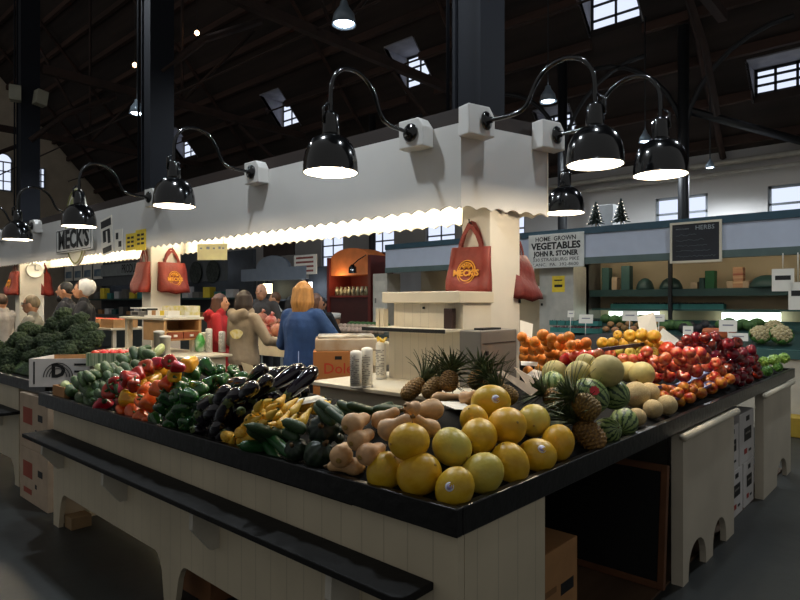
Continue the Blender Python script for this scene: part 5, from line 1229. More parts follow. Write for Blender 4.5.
# selling table beyond the shoppers, with bags of produce
shelf_table('selling_table', 'long cream table behind the shoppers in grey and blue', 4.72, 5.15, 4.6, 8.4, 1.06, .24, True, mat('cream_table', '#e3d6b8', .5))
sack_c = [mat('sack_red', '#a8503a', .5, col2='#c98a6a', scale=12, rand=.1), mat('sack_pink', '#c9564a', .5, col2='#e0c0a8', scale=10), mat('sack_tan', '#b98a5a', .5, col2='#d8c0a0', scale=10)]
rs = random.Random(9); sk = 0
for j in range(11):
    px = 250 + j * 4.6 if j < 9 else 262 + (j - 9) * 9; z = 1.061 if j < 9 else 1.2; p = at(px, 320, x=4.86 + .1 * (j % 2)); p.z = z
    m = MB(); s_ = rs.uniform(.075, .1); m.ball((0, 0, s_ * .9), (s_, s_, s_ * .9), 14, 10, fn=lambda a, q: 1 + .08 * math.sin(5 * a + j) * math.sin(3 * q)); m.tube([(0, 0, s_ * 1.7), (.01, 0, s_ * 2.0), (.03, 0, s_ * 2.25)], [.03, .012, .03], 7)
    o = m.build('produce_bag', sack_c[j % 3]); o.location = p; tag(o, '%s bag of produce on the cream table, %s from the grey hoodie' % (('brownish red', 'pink', 'tan')[j % 3], ORD[j] if j else 'first'), 'bag', 'bags on the cream table')
# bananas and roots on a low display to the right of the blue coat
shelf_table('display_table', 'wooden display table right of the blue coat holding yellow fruit', 4.75, 5.5, 3.5, 4.3, 1.02, .04, True, mat('display_wood', '#8a6a48', .6))
ban = mat('banana_peel', '#e3b51e', .4, var=.1); bm = MB(); bm.tube([(.1 * math.sin(a), 0, .1 - .1 * math.cos(a)) for a in [-.9 + i * .2 for i in range(10)]], [.006, .012, .016, .018, .018, .018, .017, .015, .01, .005], 7); bmesh_ = bm.mesh('banana', ban)
for j in range(12):
    p = at(361 + (j % 6) * 4.3, 338 - (j // 6) * 5, x=4.95 + .12 * (j // 6)); z = 1.025 + .035 * (j // 6) * 0
    o = link('banana', bmesh_, None, Matrix.Translation((p.x, p.y, 1.022 + .05 * (j % 2))) @ Matrix.Rotation(j * .7, 4, 'Z')); tag(o, 'yellow banana, %s from left in the %s row on the display table' % (ORD[j % 6] if j % 6 else 'first', ('near', 'far')[j // 6]), 'banana', 'bananas on the display table')
# ================================================================ FAR STALL ON THE RIGHT
XF = 8.9
t = thing('far_stall', 'long far stall with pale blue fascia and teal trim along the right aisle', 'stall', (XF, 0, 0)); k = t.matrix_basis.inverted(); t_far, k_far = t, k
m = MB(); m.box(XF, XF + .04, -2, 8.4, 2.2, 2.56, k); m.build('fascia', stall_blue, t)
m = MB(); m.box(XF - .02, XF + .5, -2, 8.4, 2.56, 2.66, k); m.build('top_band', mat('teal_band', '#2c4a58', .5, var=.1), t)
m = MB(); m.box(XF - .02, XF + .06, -2, 8.4, 2.1, 2.2, k); m.build('lower_band', mat('green_band', '#51625e', .5, var=.1), t)
m = MB(); m.box(10.0, 10.05, -2, 8.4, 0, 2.3, k); m.build('back_wall', mat('cream_wall', '#b8a88c', .7, var=.06, scale=2), t)
m = MB(); m.box(9.0, 10.0, -2, 8.4, 2.3, 2.33, k); m.build('stall_ceiling', mat('stall_ceiling_paint', '#8f8a80', .7), t)
m = MB(); m.box(9.55, 10.0, -1.5, 4.4, 1.685, 1.71, k); m.build('upper_shelf', iron_black, t); m = MB(); m.box(9.53, 9.55, -1.5, 4.4, 1.6, 1.71, k); m.build('shelf_edge', teal_dark, t)
m = MB(); m.box(9.6, 10.0, -1.5, 4.4, 1.385, 1.41, k); m.build('middle_shelf', teal, t)
m = MB(); m.box(8.3, 10.0, -2, 4.9, .85, .95, k); m.build('counter_top', teal, t); m = MB(); m.box(8.34, 8.38, -2, 4.9, .0, .85, k); m.build('counter_front', mat('counter_front_paint', '#b9b2a2', .5), t)
for y in (1.35, 3.1, 4.42): m = MB(); m.box(9.5, 9.55, y, y + .05, .95, 2.3, k); m.build('shelf_post', iron_black if y > 2 else white_paint, t)
m = MB(); m.box(9.5, 10.0, 4.42, 4.46, .95, 2.3, k); m.build('side_wall', mat('stall_side', '#6e6c66', .6), t)
for j, (ya, yb) in enumerate(((3.4, 4.2), (1.75, 2.5))):
    f_ = thing('fluorescent_fixture', ['bright shelf light under the far teal shelf, left one', 'bright shelf light under the far teal shelf, right one'][j], 'tube light', (9.85, ya, 1.384), 0, 'shelf lights in the far stall')
    m = MB(); m.box(-.05, .05, 0, yb - ya, -.02, 0); m.build('housing', plastic_white, f_); m = MB(); m.box(-.045, .045, .01, yb - ya - .01, -.15, -.02); m.build('diffuser', emit('shelf_light', '#eafff0', 5), f_)
for j, y in enumerate((-.6, 1.4, 3.2, 6.0)):  # added tubes, hidden by the fascia, that brighten the stall's back wall
    f_ = thing('fluorescent_tube', ['nearest', 'second', 'third', 'farthest'][j] + ' added lit tube hidden behind the far stall fascia', 'tube light', (9.12, y, 2.275), 0, 'added tubes behind the far fascia')
    m = MB(); m.tube([(0, 0, -.045), (0, 1.2, -.045)], .018, 8); m.build('tube', emit('added_far_tube', '#fff0d0', 14), f_); m = MB(); m.box(-.03, .03, -.03, 1.23, -.02, .024); m.box(-.02, .02, -.03, 0, -.065, -.02); m.box(-.02, .02, 1.2, 1.23, -.065, -.02); m.build('housing', plastic_white, f_)
# lettered sign
t = thing('stall_sign', 'white lettered signboard with black words on the far stall fascia', 'sign', M=face_frame((XF - .024, 4.66, 2.33), (-1, 0, 0)))
m = MB(); m.box(-.48, .48, -.27, .27, 0, .02); bevel(m.build('board', mat('signboard_white', '#d4d3cc', .6), t))
for tx, s_, y, w_, b_ in (('HOME  GROWN', .1, .19, .7, .002), ('VEGETABLES', .15, .075, .86, .006), ('JOHN R. STONER', .11, -.045, .78, .005), ('330 STRASBURG PIKE', .075, -.14, .8, .0), ('LANC.  PA.  392-8600', .07, -.22, .78, .0)): text('lettering', tx, s_, ink, t, None, M=Matrix.Translation((0, y, .0205)), depth=.001, bold=b_, width=w_)
t = thing('chalkboard', 'white framed chalkboard with faint writing on the far stall fascia', 'chalkboard', M=face_frame((XF - .024, 2.58, 2.33), (-1, 0, 0)))
m = MB(); m.box(-.3, .3, -.26, .26, 0, .015); m.build('slate', chalk_grey, t); m = MB()
for q in ((-.33, .33, .25, .28), (-.33, .33, -.28, -.25), (-.33, -.3, -.25, .25), (.3, .33, -.25, .25)): m.box(q[0], q[1], q[2], q[3], 0, .025)
m.build('board_frame', white_paint, t); text('lettering', 'HERBS', .085, mat('chalk', '#9aa0a2', .9), t, None, M=Matrix.Translation((.12, .19, .016)), depth=.001)
m = MB(); m.tube([(-.25 + .012 * i, .18 + .012 * (i % 2), .016) for i in range(15)], .003, 4); m.build('chalk_scribble', MATS['chalk'], t)
m = MB(); rr = random.Random(2)
for y in (.1, .03, -.05, -.12, -.19): m.tube([(-.25 + .02 * i, y + rr.uniform(-.012, .012), .016) for i in range(rr.randint(14, 26))], .003, 4)
m.build('chalk_scribble', mat('faint_chalk', '#5e6366', .9), t)
# door panel, notices
t = thing('white_cabinet', 'white cabinet door with a yellow notice under the lettered sign', 'cabinet', (9.0, 4.42, .955)); m = MB(); m.box(0, .45, 0, .6, 0, 1.13); bevel(m.build('body', mat('cabinet_white', '#b5b1a6', .5), t)); m = MB(); m.box(-.004, 0, .15, .37, .72, .98); m.build('yellow_notice', paper_yellow, t)
m = MB(); m.box(-.006, -.004, .19, .33, .8, .84); m.box(-.006, -.004, .19, .33, .9, .92); m.build('print', ink, t); m = MB(); m.box(-.012, 0, .54, .57, .5, .54); m.build('knob', iron_black, t)
for j, (px, py, w_, h, lb) in enumerate(((534, 293, .2, .22, 'white printed notice behind the right tote bag'), (783, 280, .24, .28, 'white shop notice with a black band hanging in the far stall'), (798, 296, .2, .34, 'blue and white leaflet at the right edge of the far stall'))):
    p = at(px, py, x=8.86); t = thing('notice', lb, 'notice', M=face_frame(p, (-1, 0, 0))); m = MB(); m.box(-w_ / 2, w_ / 2, -h / 2, h / 2, 0, .008); m.build('sheet', paper, t); m = MB(); m.box(-w_ * .35, w_ * .35, .0, h * .2, .008, .0095); m.build('print', ink, t)
    m = MB(); m.tube([(0, h / 2, .004), (0, 2.12 - p.z, .004)], .006, 4); m.build('string', plastic_white, t)
# little trees on the top
for j, (px, py) in enumerate(((596, 226), (621, 223))):
    p = at(px, py, x=9.15); t = thing('small_fir_tree', ['small dark fir tree with lights on the far stall roof, left one', 'small dark fir tree with lights on the far stall roof, right one'][j], 'tree', (p.x, p.y, 2.661), 0, 'fir trees on the far stall')
    m = MB(); rr = random.Random(j)
    for q in range(60):
        u = q / 60; a = q * 2.4; r = .13 * (1 - u) + .015; z = .06 + .34 * u; m.tube([(0, 0, z + .03), (r * math.cos(a), r * math.sin(a), z - .01)], [.018, .006], 4)
    m.build('foliage', mat('fir_needles', '#16231a', .8), t); m = MB(); m.tube([(0, 0, 0), (0, 0, .4)], .012, 6); m.build('trunk', stem_b, t)
    if j == 0: m = MB(); m.ball((0, 0, 0), .006, 6, 4); lb_ = m.mesh('light_bulb', emit('tiny_bulb', '#fff2dc', 3))
    for q in range(18): u = q / 18; a = q * 2.1; r = .12 * (1 - u) + .02; link('light_bulb', lb_, t, Matrix.Translation((r * math.cos(a), r * math.sin(a), .06 + .33 * u)))
m = MB(); m.box(0, .5, 0, .36, 0, .42); o = m.build('white_case', mat('case_white', '#9a9a9a', .6)); o.location = (9.5, 4.0, 2.661); tag(o, 'pale grey case on the far stall roof behind the fir trees', 'box'); bevel(o, .01)
# things on the upper shelf
def simple(name, label, cat, p, m, mt, group=None): o = m.build(name, mt); o.location = p; return tag(o, label, cat, group)
def shelf_p(px, z, x=9.7): return (lambda p: (p.x, p.y, z))(at(px, 290, x=x))
for j, (px, w_, h, mt, lb) in enumerate(((607, .12, .36, teal, 'tall stack of teal baskets on the far upper shelf, left one'), (627, .14, .38, teal, 'tall stack of teal baskets on the far upper shelf, right one'), (616, .09, .2, card_pale, 'cream carton between the teal basket stacks'), (711, .13, .26, mat('green_box', '#1f5a36', .5), 'green box on the far upper shelf'), (703, .07, .16, teal_dark, 'dark green canister beside the green box'), (695, .1, .1, card_pale, 'small tan box left of the dark canister'), (739, .13, .3, mat('striped_sack', '#c9a884', .7, col2='#8a4a3a', scale=6, stretch=(.1, .1, 3)), 'tall tan sack on the far upper shelf'), (747, .08, .1, card_pale, 'small tan cup right of the tall sack'), (731, .08, .1, card_pale, 'small tan cup left of the tall sack'))):
    m = MB(); m.box(-.07, .07, -w_ / 2, w_ / 2, 0, h); bevel(simple('storage_box', lb, 'box', shelf_p(px, 1.711), m, mt, 'boxes on the far upper shelf'), .006)
for j, (px, r, lb) in enumerate(((645, .13, 'dark upturned basket on the far upper shelf, left one'), (671, .16, 'dark green upturned basket on the far upper shelf, middle one'), (767, .22, 'large dark upturned basket on the far upper shelf, right one'))):
    m = MB(); m.lathe([(r, 0), (r * 1.03, .02), (r * .93, .07), (r * .72, .13), (r * .35, .17), (.001, .18)], 20); p = shelf_p(px, 1.711); o = simple('basket', lb, 'basket', p, m, teal_dark, 'baskets on the far upper shelf')
# sloping display on the far counter
def zs(x): return .956 + .28 * max(0, x - 8.45)
m = MB(); m.prism([(8.45, .951), (9.5, .951), (9.5, zs(9.5)), (8.45, .956)], 6.0, k_far @ frame((0, 4.4, 0), (1, 0, 0), (0, 0, 1), (0, -1, 0))); m.build('sloping_display', teal_dark, t_far)
# berry baskets with berries
bk = MB(); bk.prism([(-.06, -.06), (.06, -.06), (.06, .06), (-.06, .06)], .004)
for q in (0, 1, 2, 3): bk.box(-.066, .066, -.066, -.06, 0, .075, Matrix.Rotation(q * PI / 2, 4, 'Z'))
bkm = bk.mesh('berry_basket', teal_pulp); be = MB(); rr = random.Random(8)
for q in range(26): be.ball((rr.uniform(-.05, .05), rr.uniform(-.05, .05), rr.uniform(.055, .085)), .014, 6, 5)
bem = be.mesh('berries', mat('dark_berries', '#1c1420', .4, rand=.2)); ber = be.mesh('berries', mat('red_berries', '#5a1a26', .4))
nb = 0
def baskets(pxs, x, z, where, grp, mesh=None, py=300):
    for j, px in enumerate(pxs):
        p = at(px, py, x=x); o = link('berry_basket', bkm, None, Matrix.Translation((p.x, p.y, z))); tag(o, 'teal basket of dark berries, %s from left %s' % (ORD[j] if j else 'first', where), 'basket', grp); c = link('berries', mesh or bem, o); c['kind'] = 'stuff'
baskets([616 + 6.6 * j for j in range(7)], 9.72, 1.411, 'on the far middle shelf', 'berry baskets on the middle shelf')
baskets([664 + 6.8 * j for j in range(4)], 9.72, 1.411, 'right of the shelf post', 'berry baskets right of the post'); baskets([692 + 7 * j for j in range(5)], 9.72, 1.411, 'beside the green box on the middle shelf', 'berry baskets by the box')
baskets([556 + 8 * j for j in range(6)], 8.7, zs(8.78), 'along the counter front behind the oranges', 'berry baskets behind the oranges', ber, 340); baskets([555 + 8.2 * j for j in range(6)], 9.05, zs(9.13), 'in the raised back row behind the oranges', 'raised berry baskets', bem, 340)
# vegetables on the far counter
def lump(r, fn=None, sx=1, sz=1): m = MB(); m.ball((0, 0, 0), (r * sx, r, r * sz), 12, 8, fn=fn); return m
def scatter(name, cat, desc, mesh_, mt, spots, where, grp):
    for j, (px, py, z) in enumerate(spots):
        p = at(px, py, x=z + .12 * rs.random()); p.z = zs(p.x) + .062; o = link(name, mesh_, None, Matrix.Translation(p) @ Matrix.Rotation(rs.uniform(0, 6), 4, 'Z')); tag(o, '%s, %s from left %s' % (desc, ORD[j % 20] if j else 'first', where), cat, grp)
lm = lump(.05, sx=1.2, sz=.9).mesh('potato', mat('potato_skin', '#a5794f', .7, rand=.2)); scatter('potato', 'potato', 'tan root vegetable', lm, None, [(606 + 4.6 * j, 335, 8.75 + .22 * (j % 2)) for j in range(13)], 'in the far counter row', 'roots on the far counter')
gm = lump(.09, lambda a, q: 1 + .25 * math.sin(6 * a) * math.sin(5 * q), 1.1, .8).mesh('greens_bunch', mat('greens', '#33542a', .7, col2='#4c6f3a', scale=9)); scatter('greens_bunch', 'greens', 'dark green leafy bunch', gm, None, [(664 + 8 * j, 330, 9.0) for j in range(4)] + [(722 + 7 * j, 328, 9.1) for j in range(6)] + [(606 + 9 * j, 328, 9.25) for j in range(6)], 'on the far counter', 'green bunches on the far counter')
dm = lump(.07, lambda a, q: 1 + .15 * math.sin(5 * a) * math.sin(4 * q)).mesh('dark_kale', mat('dark_kale', '#191820', .6)); scatter('dark_bunch', 'greens', 'blackish leafy bunch', dm, None, [(684 + 7 * j, 328, 8.8 + .2 * (j % 2)) for j in range(5)], 'before the shelf post', 'dark bunches on the far counter')
m = MB(); m.box(-.06, .06, -.2, .2, 0, .13); bevel(simple('carrot_bag', 'orange bag of carrots on the far counter', 'bag', (lambda p: (p.x, p.y, zs(8.76)))(at(719, 328, x=8.7)), m, mat('carrot_bag', '#a8492c', .4, col2='#c06a3a', scale=6)), .04)
for j, (px, py, s_) in enumerate(((760, 343, .12), (781, 342, .125), (774, 337, .11))):
    p = at(px, py, x=8.56 if j < 2 else 8.86); z = Vector((-.6, -.3, .75)).normalized(); x = z.orthogonal().normalized(); y = z.cross(x); p.z = zs(p.x) + s_; o = inst('cauliflower', frame(p, x * s_, y * s_, z * s_)); tag(o, ['cauliflower head at the left of three on the far counter', 'large cauliflower head in the middle on the far counter', 'cauliflower head behind the other two on the far counter'][j], 'cauliflower', 'cauliflowers')
for j, (px, py, w_, h, lb) in enumerate(((728, 326, .2, .15, 'over the green bunches'), (688, 331, .12, .13, 'before the blackish bunches'), (659, 318, .14, .1, 'under the middle shelf'), (738, 337, .22, .1, 'right of the dark red apples'), (586, 319, .2, .13, 'over the berry baskets'), (630, 316, .2, .14, 'leaning before the left shelf light'), (571, 314, .1, .1, 'beside the white cabinet'))):
    p = at(px, py, x=8.45); t = thing('price_card', 'white price card standing %s' % lb, 'price card', M=face_frame(p, (-1, -.2, .25)), group='price cards on the far counter'); m = MB(); m.box(-w_ / 2, w_ / 2, -h / 2, h / 2, 0, .006); m.build('card', paper, t); m = MB(); m.box(-w_ * .3, w_ * .3, 0, h * .12, .006, .007); m.build('print', mat('pencil', '#8a8790', .7), t); m = MB(); m.tube([(0, -h / 2, .003), (0, min(-h / 2, .952 - p.z), -.02)], .005, 4); m.build('stick', plastic_white, t)
m = MB(); m.box(0, .3, 0, .25, 0, .22); bevel(simple('yellow_crate', 'yellow box on the floor before the far stall', 'box', (8.0, 1.15, 0), m, mat('yellow_card', '#a88a2a', .6)), .01)
# ================================================================ STALLS FAR BEHIND
t = thing('red_stall', 'dark red wooden booth with lit orange hood far behind the shoppers', 'booth', (9.0, 8.9, 0)); k = t.matrix_basis.inverted(); rb_ = mat('booth_red', '#5e1d16', .5, var=.15); hood = mat('booth_orange', '#c9713a', .6)
for y in (8.92, 10.2): m = MB(); m.box(9.0, 9.7, y, y + .08, 0, 2.5, k); m.build('side_panel', rb_, t)
m = MB(); m.box(9.66, 9.7, 9.0, 10.2, 0, 2.6, k); m.build('back_panel', rb_, t); m = MB(); m.box(9.0, 9.66, 9.0, 10.2, 1.62, 1.66, k); m.build('shelf', rb_, t); m = MB(); m.box(9.03, 9.06, 9.0, 10.2, .0, 1.62, k); m.build('lower_front', mat('booth_dark', '#3a1512', .5), t)
m = MB(); m.prism([(-.64, 0)] + [(.64 * -math.cos(a), .3 + .28 * math.sin(a)) for a in [i * PI / 14 for i in range(15)]] + [(.64, 0)], .5, k @ frame((9.1, 9.6, 2.1), (0, -1, 0), (0, 0, 1), (-1, 0, 0)) @ Matrix.Translation((0, 0, -.45))); m.build('hood', hood, t)
light('booth_lamp_light', 'POINT', (-.1, .95, 2.0), 8, (1, .72, .4), .04, t)
for j in range(9):
    m = MB(); m.lathe([(.045, 0), (.05, .12), (.03, .15), (.035, .19)], 10); simple('jar', 'pale jar, %s from left on the lit booth shelf' % (ORD[j] if j else 'first'), 'jar', (9.15, 10.1 - j * .13, 1.661), m, mat('jar_pale', '#b9b08a', .4, col2='#4c4630', scale=10, rand=.2), 'jars on the booth shelf')
t = thing('work_lamp', 'black lamp on a bent arm at the red booth', 'lamp', (8.9, 9.35, 2.25)); m = MB(); m.lathe([(.09, -.12), (.08, 0), (.03, .06)], 14, caps=False); m.build('shade', lamp_black, t); m = MB(); m.tube([(0, 0, .05), (.02, -.15, .15), (.1, -.3, .25)], .012, 6); m.build('arm', lamp_black, t)
t = thing('white_fridge', 'white cabinet standing right of the red booth', 'cabinet', (9.0, 8.45, 0)); m = MB(); m.box(0, .4, 0, .4, 0, 2.1); bevel(m.build('body', mat('fridge_white', '#b8b2a6', .5), t)); m = MB(); m.box(-.006, 0, .05, .35, 1.2, 1.95); m.build('door', mat('fridge_door', '#c4beb0', .5), t); m = MB(); m.box(-.02, 0, .3, .33, 1.5, 1.6); m.build('handle', metal_grey, t)
shelf_table('root_table', 'dark table of roots and greens before the red booth', 7.6, 8.4, 6.6, 8.6, .95, .05, True, mat('dark_table', '#3a4038', .6))
pm = lump(.06, sx=1.1).mesh('mushroom', mat('mushroom_tan', '#b39a84', .6, rand=.2))
for j in range(22):
    p = at(341 + (j % 11) * 4, 326 - 4 * (j // 11), x=7.75 + .25 * (j // 11)); o = link('mushroom', pm, None, Matrix.Translation((p.x, p.y, 1.0 + .05 * (j // 11)))); tag(o, 'tan mushroom, %s from left in the %s row before the booth' % (ORD[j % 11] if j % 11 else 'first', ('near', 'far')[j // 11]), 'mushroom', 'mushrooms before the booth')
for j in range(7):
    p = at(352 + j * 5.5, 309, x=8.25); o = link('greens_bunch', gm, None, Matrix.Translation((p.x, p.y, 1.06)) @ Matrix.Scale(1.2, 4)); tag(o, 'dark leafy bunch, %s from left on the table before the booth' % (ORD[j] if j else 'first'), 'greens', 'leafy bunches before the booth')
t = thing('planter_tub', 'round wooden tub with a white rim left of the root table', 'tub', (7.9, 9.0, 0)); m = MB(); m.lathe([(.22, 0), (.24, 1.2), (.2, 1.2)], 16); m.build('tub', mat('tub_wood', '#8a5f40', .6), t); m = MB(); m.lathe([(.25, 1.2), (.26, 1.3), (.2, 1.31)], 16); m.build('rim', plastic_white, t)
# grey stall with arched front, shelves, lamps
gs_ = mat('grey_stall', '#7f8894', .5, var=.06); dk = mat('dark_stall', '#41464c', .6, var=.2, scale=3)
t = thing('grey_stall', 'grey stall with arched front board far behind the shoppers', 'stall', (9.0, 10.4, 0)); k = t.matrix_basis.inverted()
m = MB(); m.prism([(-1.3, 0), (1.3, 0), (1.3, .3), (.75, .3)] + [(.65 * math.cos(a), .3 + .3 * math.sin(a)) for a in [i * PI / 10 for i in range(11)]] + [(-.75, .3), (-1.3, .3)], .08, k @ face_frame((9.0, 12.2, 2.05), (-1, 0, 0))); m.build('arched_board', gs_, t)
m = MB(); m.box(9.9, 10, 10.5, 14.2, 0, 2.4, k); m.build('back_wall', dk, t); m = MB(); m.box(9.0, 9.5, 10.6, 14, 0, 1.1, k); m.build('counter', mat('stall_case', '#8c8f8c', .4, var=.1), t); m = MB(); m.box(9.3, 9.9, 10.6, 14, 1.55, 1.6, k); m.build('shelf', gs_, t)
for j in range(7):
    m = MB(); m.lathe([(.05, 0), (.09, .02), (.1, .16), (.07, .22), (.03, .26)], 10); simple('pot', 'dark pot, %s from the red booth on the grey stall counter' % (ORD[j] if j else 'first'), 'pot', (9.2, 10.8 + j * .45, 1.101), m, mat('dark_pot', '#30343a', .4, rand=.2), 'pots on the grey stall')
for j, (y, c, e) in enumerate(((11.4, '#eaf2ff', 9), (13.0, '#fff0c0', 5))):
    q = thing('case_light', ['white case light in the grey stall', 'yellowish case light in the grey stall'][j], 'light', (9.5, y, 1.75)); m = MB(); m.box(-.02, .02, 0, .35, 0, .25); m.build('lens', emit('case_light_%d' % j, c, e), q); m = MB(); m.box(-.03, .03, -.03, .38, .25, .28); m.box(-.01, .01, .16, .19, .28, .65); m.build('housing', iron_black, q)
t = thing('menu_board', 'white board with red writing hanging left of the red booth', 'sign', M=face_frame((8.95, 10.95, 2.35), (-1, 0, 0))); m = MB(); m.box(-.4, .4, -.2, .25, 0, .02); m.build('board', paper, t)
m = MB()
for y in (.16, .06, -.04, -.14): m.box(-.33, .3 - .1 * abs(y), y, y + .045, .02, .022)
m.build('writing', mat('red_writing', '#8a4a42', .7), t)
m = MB(); m.box(-.6, .6, -.02, .02, -.12, .2); simple('brown_sign', 'dark brown sign above the grey stall', 'sign', (8.98, 12.0, 2.75), m, dark_wood).rotation_euler = (0, 0, PI / 2)
t = thing('dark_stall', 'long dark stall far behind the second post', 'stall', (9.0, 14.4, 0)); k = t.matrix_basis.inverted()
m = MB(); m.box(9.9, 10, 14.4, 24.5, 0, 3.0, k); m.build('back_wall', dk, t); m = MB(); m.box(9.0, 9.6, 14.5, 24.4, 0, 1.1, k); m.build('counter', mat('stall_counter', '#4a4f4c', .5, var=.2), t); m = MB(); m.box(9.2, 9.9, 14.5, 24.4, 1.6, 1.65, k); m.build('shelf', teal_dark, t); m = MB(); m.box(9.0, 9.1, 14.4, 25.8, 2.1, 2.95, k); m.build('fascia', mat('grey_fascia', '#55595c', .6), t)
t = thing('hanging_sign', 'long grey sign reading produce above the dark stall', 'sign', M=face_frame((8.98, 20.6, 2.62), (-1, 0, 0))); m = MB(); m.box(-1.6, 1.6, -.2, .2, 0, .03); m.build('board', mat('produce_board', '#8f9493', .6), t); text('lettering', 'PRODUCE', .4, ink, t, None, M=Matrix.Translation((.75, 0, .031)), depth=.002, bold=.006, width=1.35)
for j in range(4):
    q = thing('picture_menu', 'white picture sheet, %s of four in the row left of the produce sign' % ['first', 'second', 'third', 'fourth'][j], 'sign', M=face_frame((8.98, 24.0 - j * .9 + 1.2, 2.65), (-1, 0, 0)), group='picture sheets'); m = MB(); m.box(-.38, .38, -.3, .3, 0, .02); m.build('board', paper, q); m = MB(); m.box(-.3, .3, -.2, .05, .02, .023); m.build('picture', mat('blue_picture', '#5b7388', .6, col2='#8a9aa0', scale=5), q)
for j in range(16):
    m = MB(); h = rs.uniform(.12, .3); m.box(-.1, .1, -.16, .16, 0, h); bevel(simple('goods_box', '%s goods box, %s from the grey stall on the dark stall counter' % (('green', 'pale', 'brown', 'grey')[j % 4], ORD[j] if j else 'first'), 'box', (9.3, 14.8 + j * .58, 1.101), m, [teal, card_white, card, metal_grey][j % 4], 'goods on the dark stall'), .01)
for j in range(3):
    m = MB(); m.lathe([(.001, -.02), (.3, -.02), (.32, .03), (.28, .03), (.001, .0)], 20, caps=False); o = simple('wreath', 'round dark hanging wreath, %s from the second post' % ['first', 'second', 'third'][j], 'wreath', (8.97, 14.9 + j * .9, 2.35), m, mat('wreath', '#1c2220', .7, col2='#39403a', scale=14), 'dark wreaths'); o.rotation_euler = (0, -PI / 2, 0)
for j in range(16):
    m = MB(); h = rs.uniform(.15, .4); m.box(-.1, .1, -.18, .18, 0, h); bevel(simple('shelf_goods', '%s package, %s from the grey stall on the dark stall shelf' % (('pale', 'teal', 'yellow', 'grey')[j % 4], ORD[j] if j else 'first'), 'package', (9.5, 14.8 + j * .6, 1.651), m, [card_white, teal_pulp, paper_yellow, metal_grey][j % 4], 'packages on the dark stall shelf'), .01)
for j, y in enumerate((15.5, 19.0, 22.5)):  # tubes added behind the fascia to lift the dark interior
    f_ = thing('fluorescent_tube', ['nearest', 'middle', 'farthest'][j] + ' added lit tube behind the dark stall fascia', 'tube light', (9.25, y, 2.6), 0, 'added tubes in the dark stall'); m = MB(); m.tube([(0, 0, -.045), (0, 1.2, -.045)], .018, 8); m.build('tube', emit('added_stall_tube', '#e8f0ff', 9), f_); m = MB(); m.box(-.15, .03, -.03, 1.23, -.02, .024); m.build('housing', plastic_white, f_)
# speaker boxes on the far column
for j, (px, py, rz) in enumerate(((21, 87, .2), (38, 91, -.7))):
    p = at(px, py, x=3.42 if j == 0 else 3.68); p.y = 12.1 if j else p.y; t = thing('loudspeaker', ['pale loudspeaker on the far left steel column, left one', 'pale tilted loudspeaker on the far left steel column, right one'][j], 'loudspeaker', (3.46, 12.18, p.z) if j == 0 else (3.84, 12.12, p.z), 0, 'column loudspeakers'); t.rotation_euler = (0, .15 * j, .4 * j - .3); m = MB(); m.box(-.09, .09, -.09, .09, -.13, .13); bevel(m.build('cabinet', mat('speaker_box', '#8f8d7c', .5), t)); m = MB(); m.box(-.095, -.09, -.075, .075, -.115, .115); m.build('grille', mat('speaker_grille', '#a09e8c', .7), t)
# left counter goods: crates of red fruit and packs behind the broccoli
shelf_table('back_table', 'white table with crates behind the broccoli', 3.6, 4.2, 8.6, 11.2, 1.15, .03, True)
for j in range(5):
    q = open_box('fruit_crate', 'thin wooden crate of red fruit, %s from the second post' % ['first', 'second', 'third', 'fourth', 'fifth'][j], (3.65, 9.05 + j * .5, 1.151), (0, -1, 0), .42, .34, .12, pale_wood, card, group='crates of red fruit')
    for i in range(12): o = link('tomato', tmesh, None, q.matrix_basis @ Matrix.Translation((.06 + .1 * (i % 4), .06 + .1 * (i // 4), .09)) @ Matrix.Scale(1.5, 4)); tag(o, 'red tomato in the %s thin wooden crate from the second post' % ['first', 'second', 'third', 'fourth', 'fifth'][j], 'tomato', 'tomatoes in the %s crate' % ['first', 'second', 'third', 'fourth', 'fifth'][j])
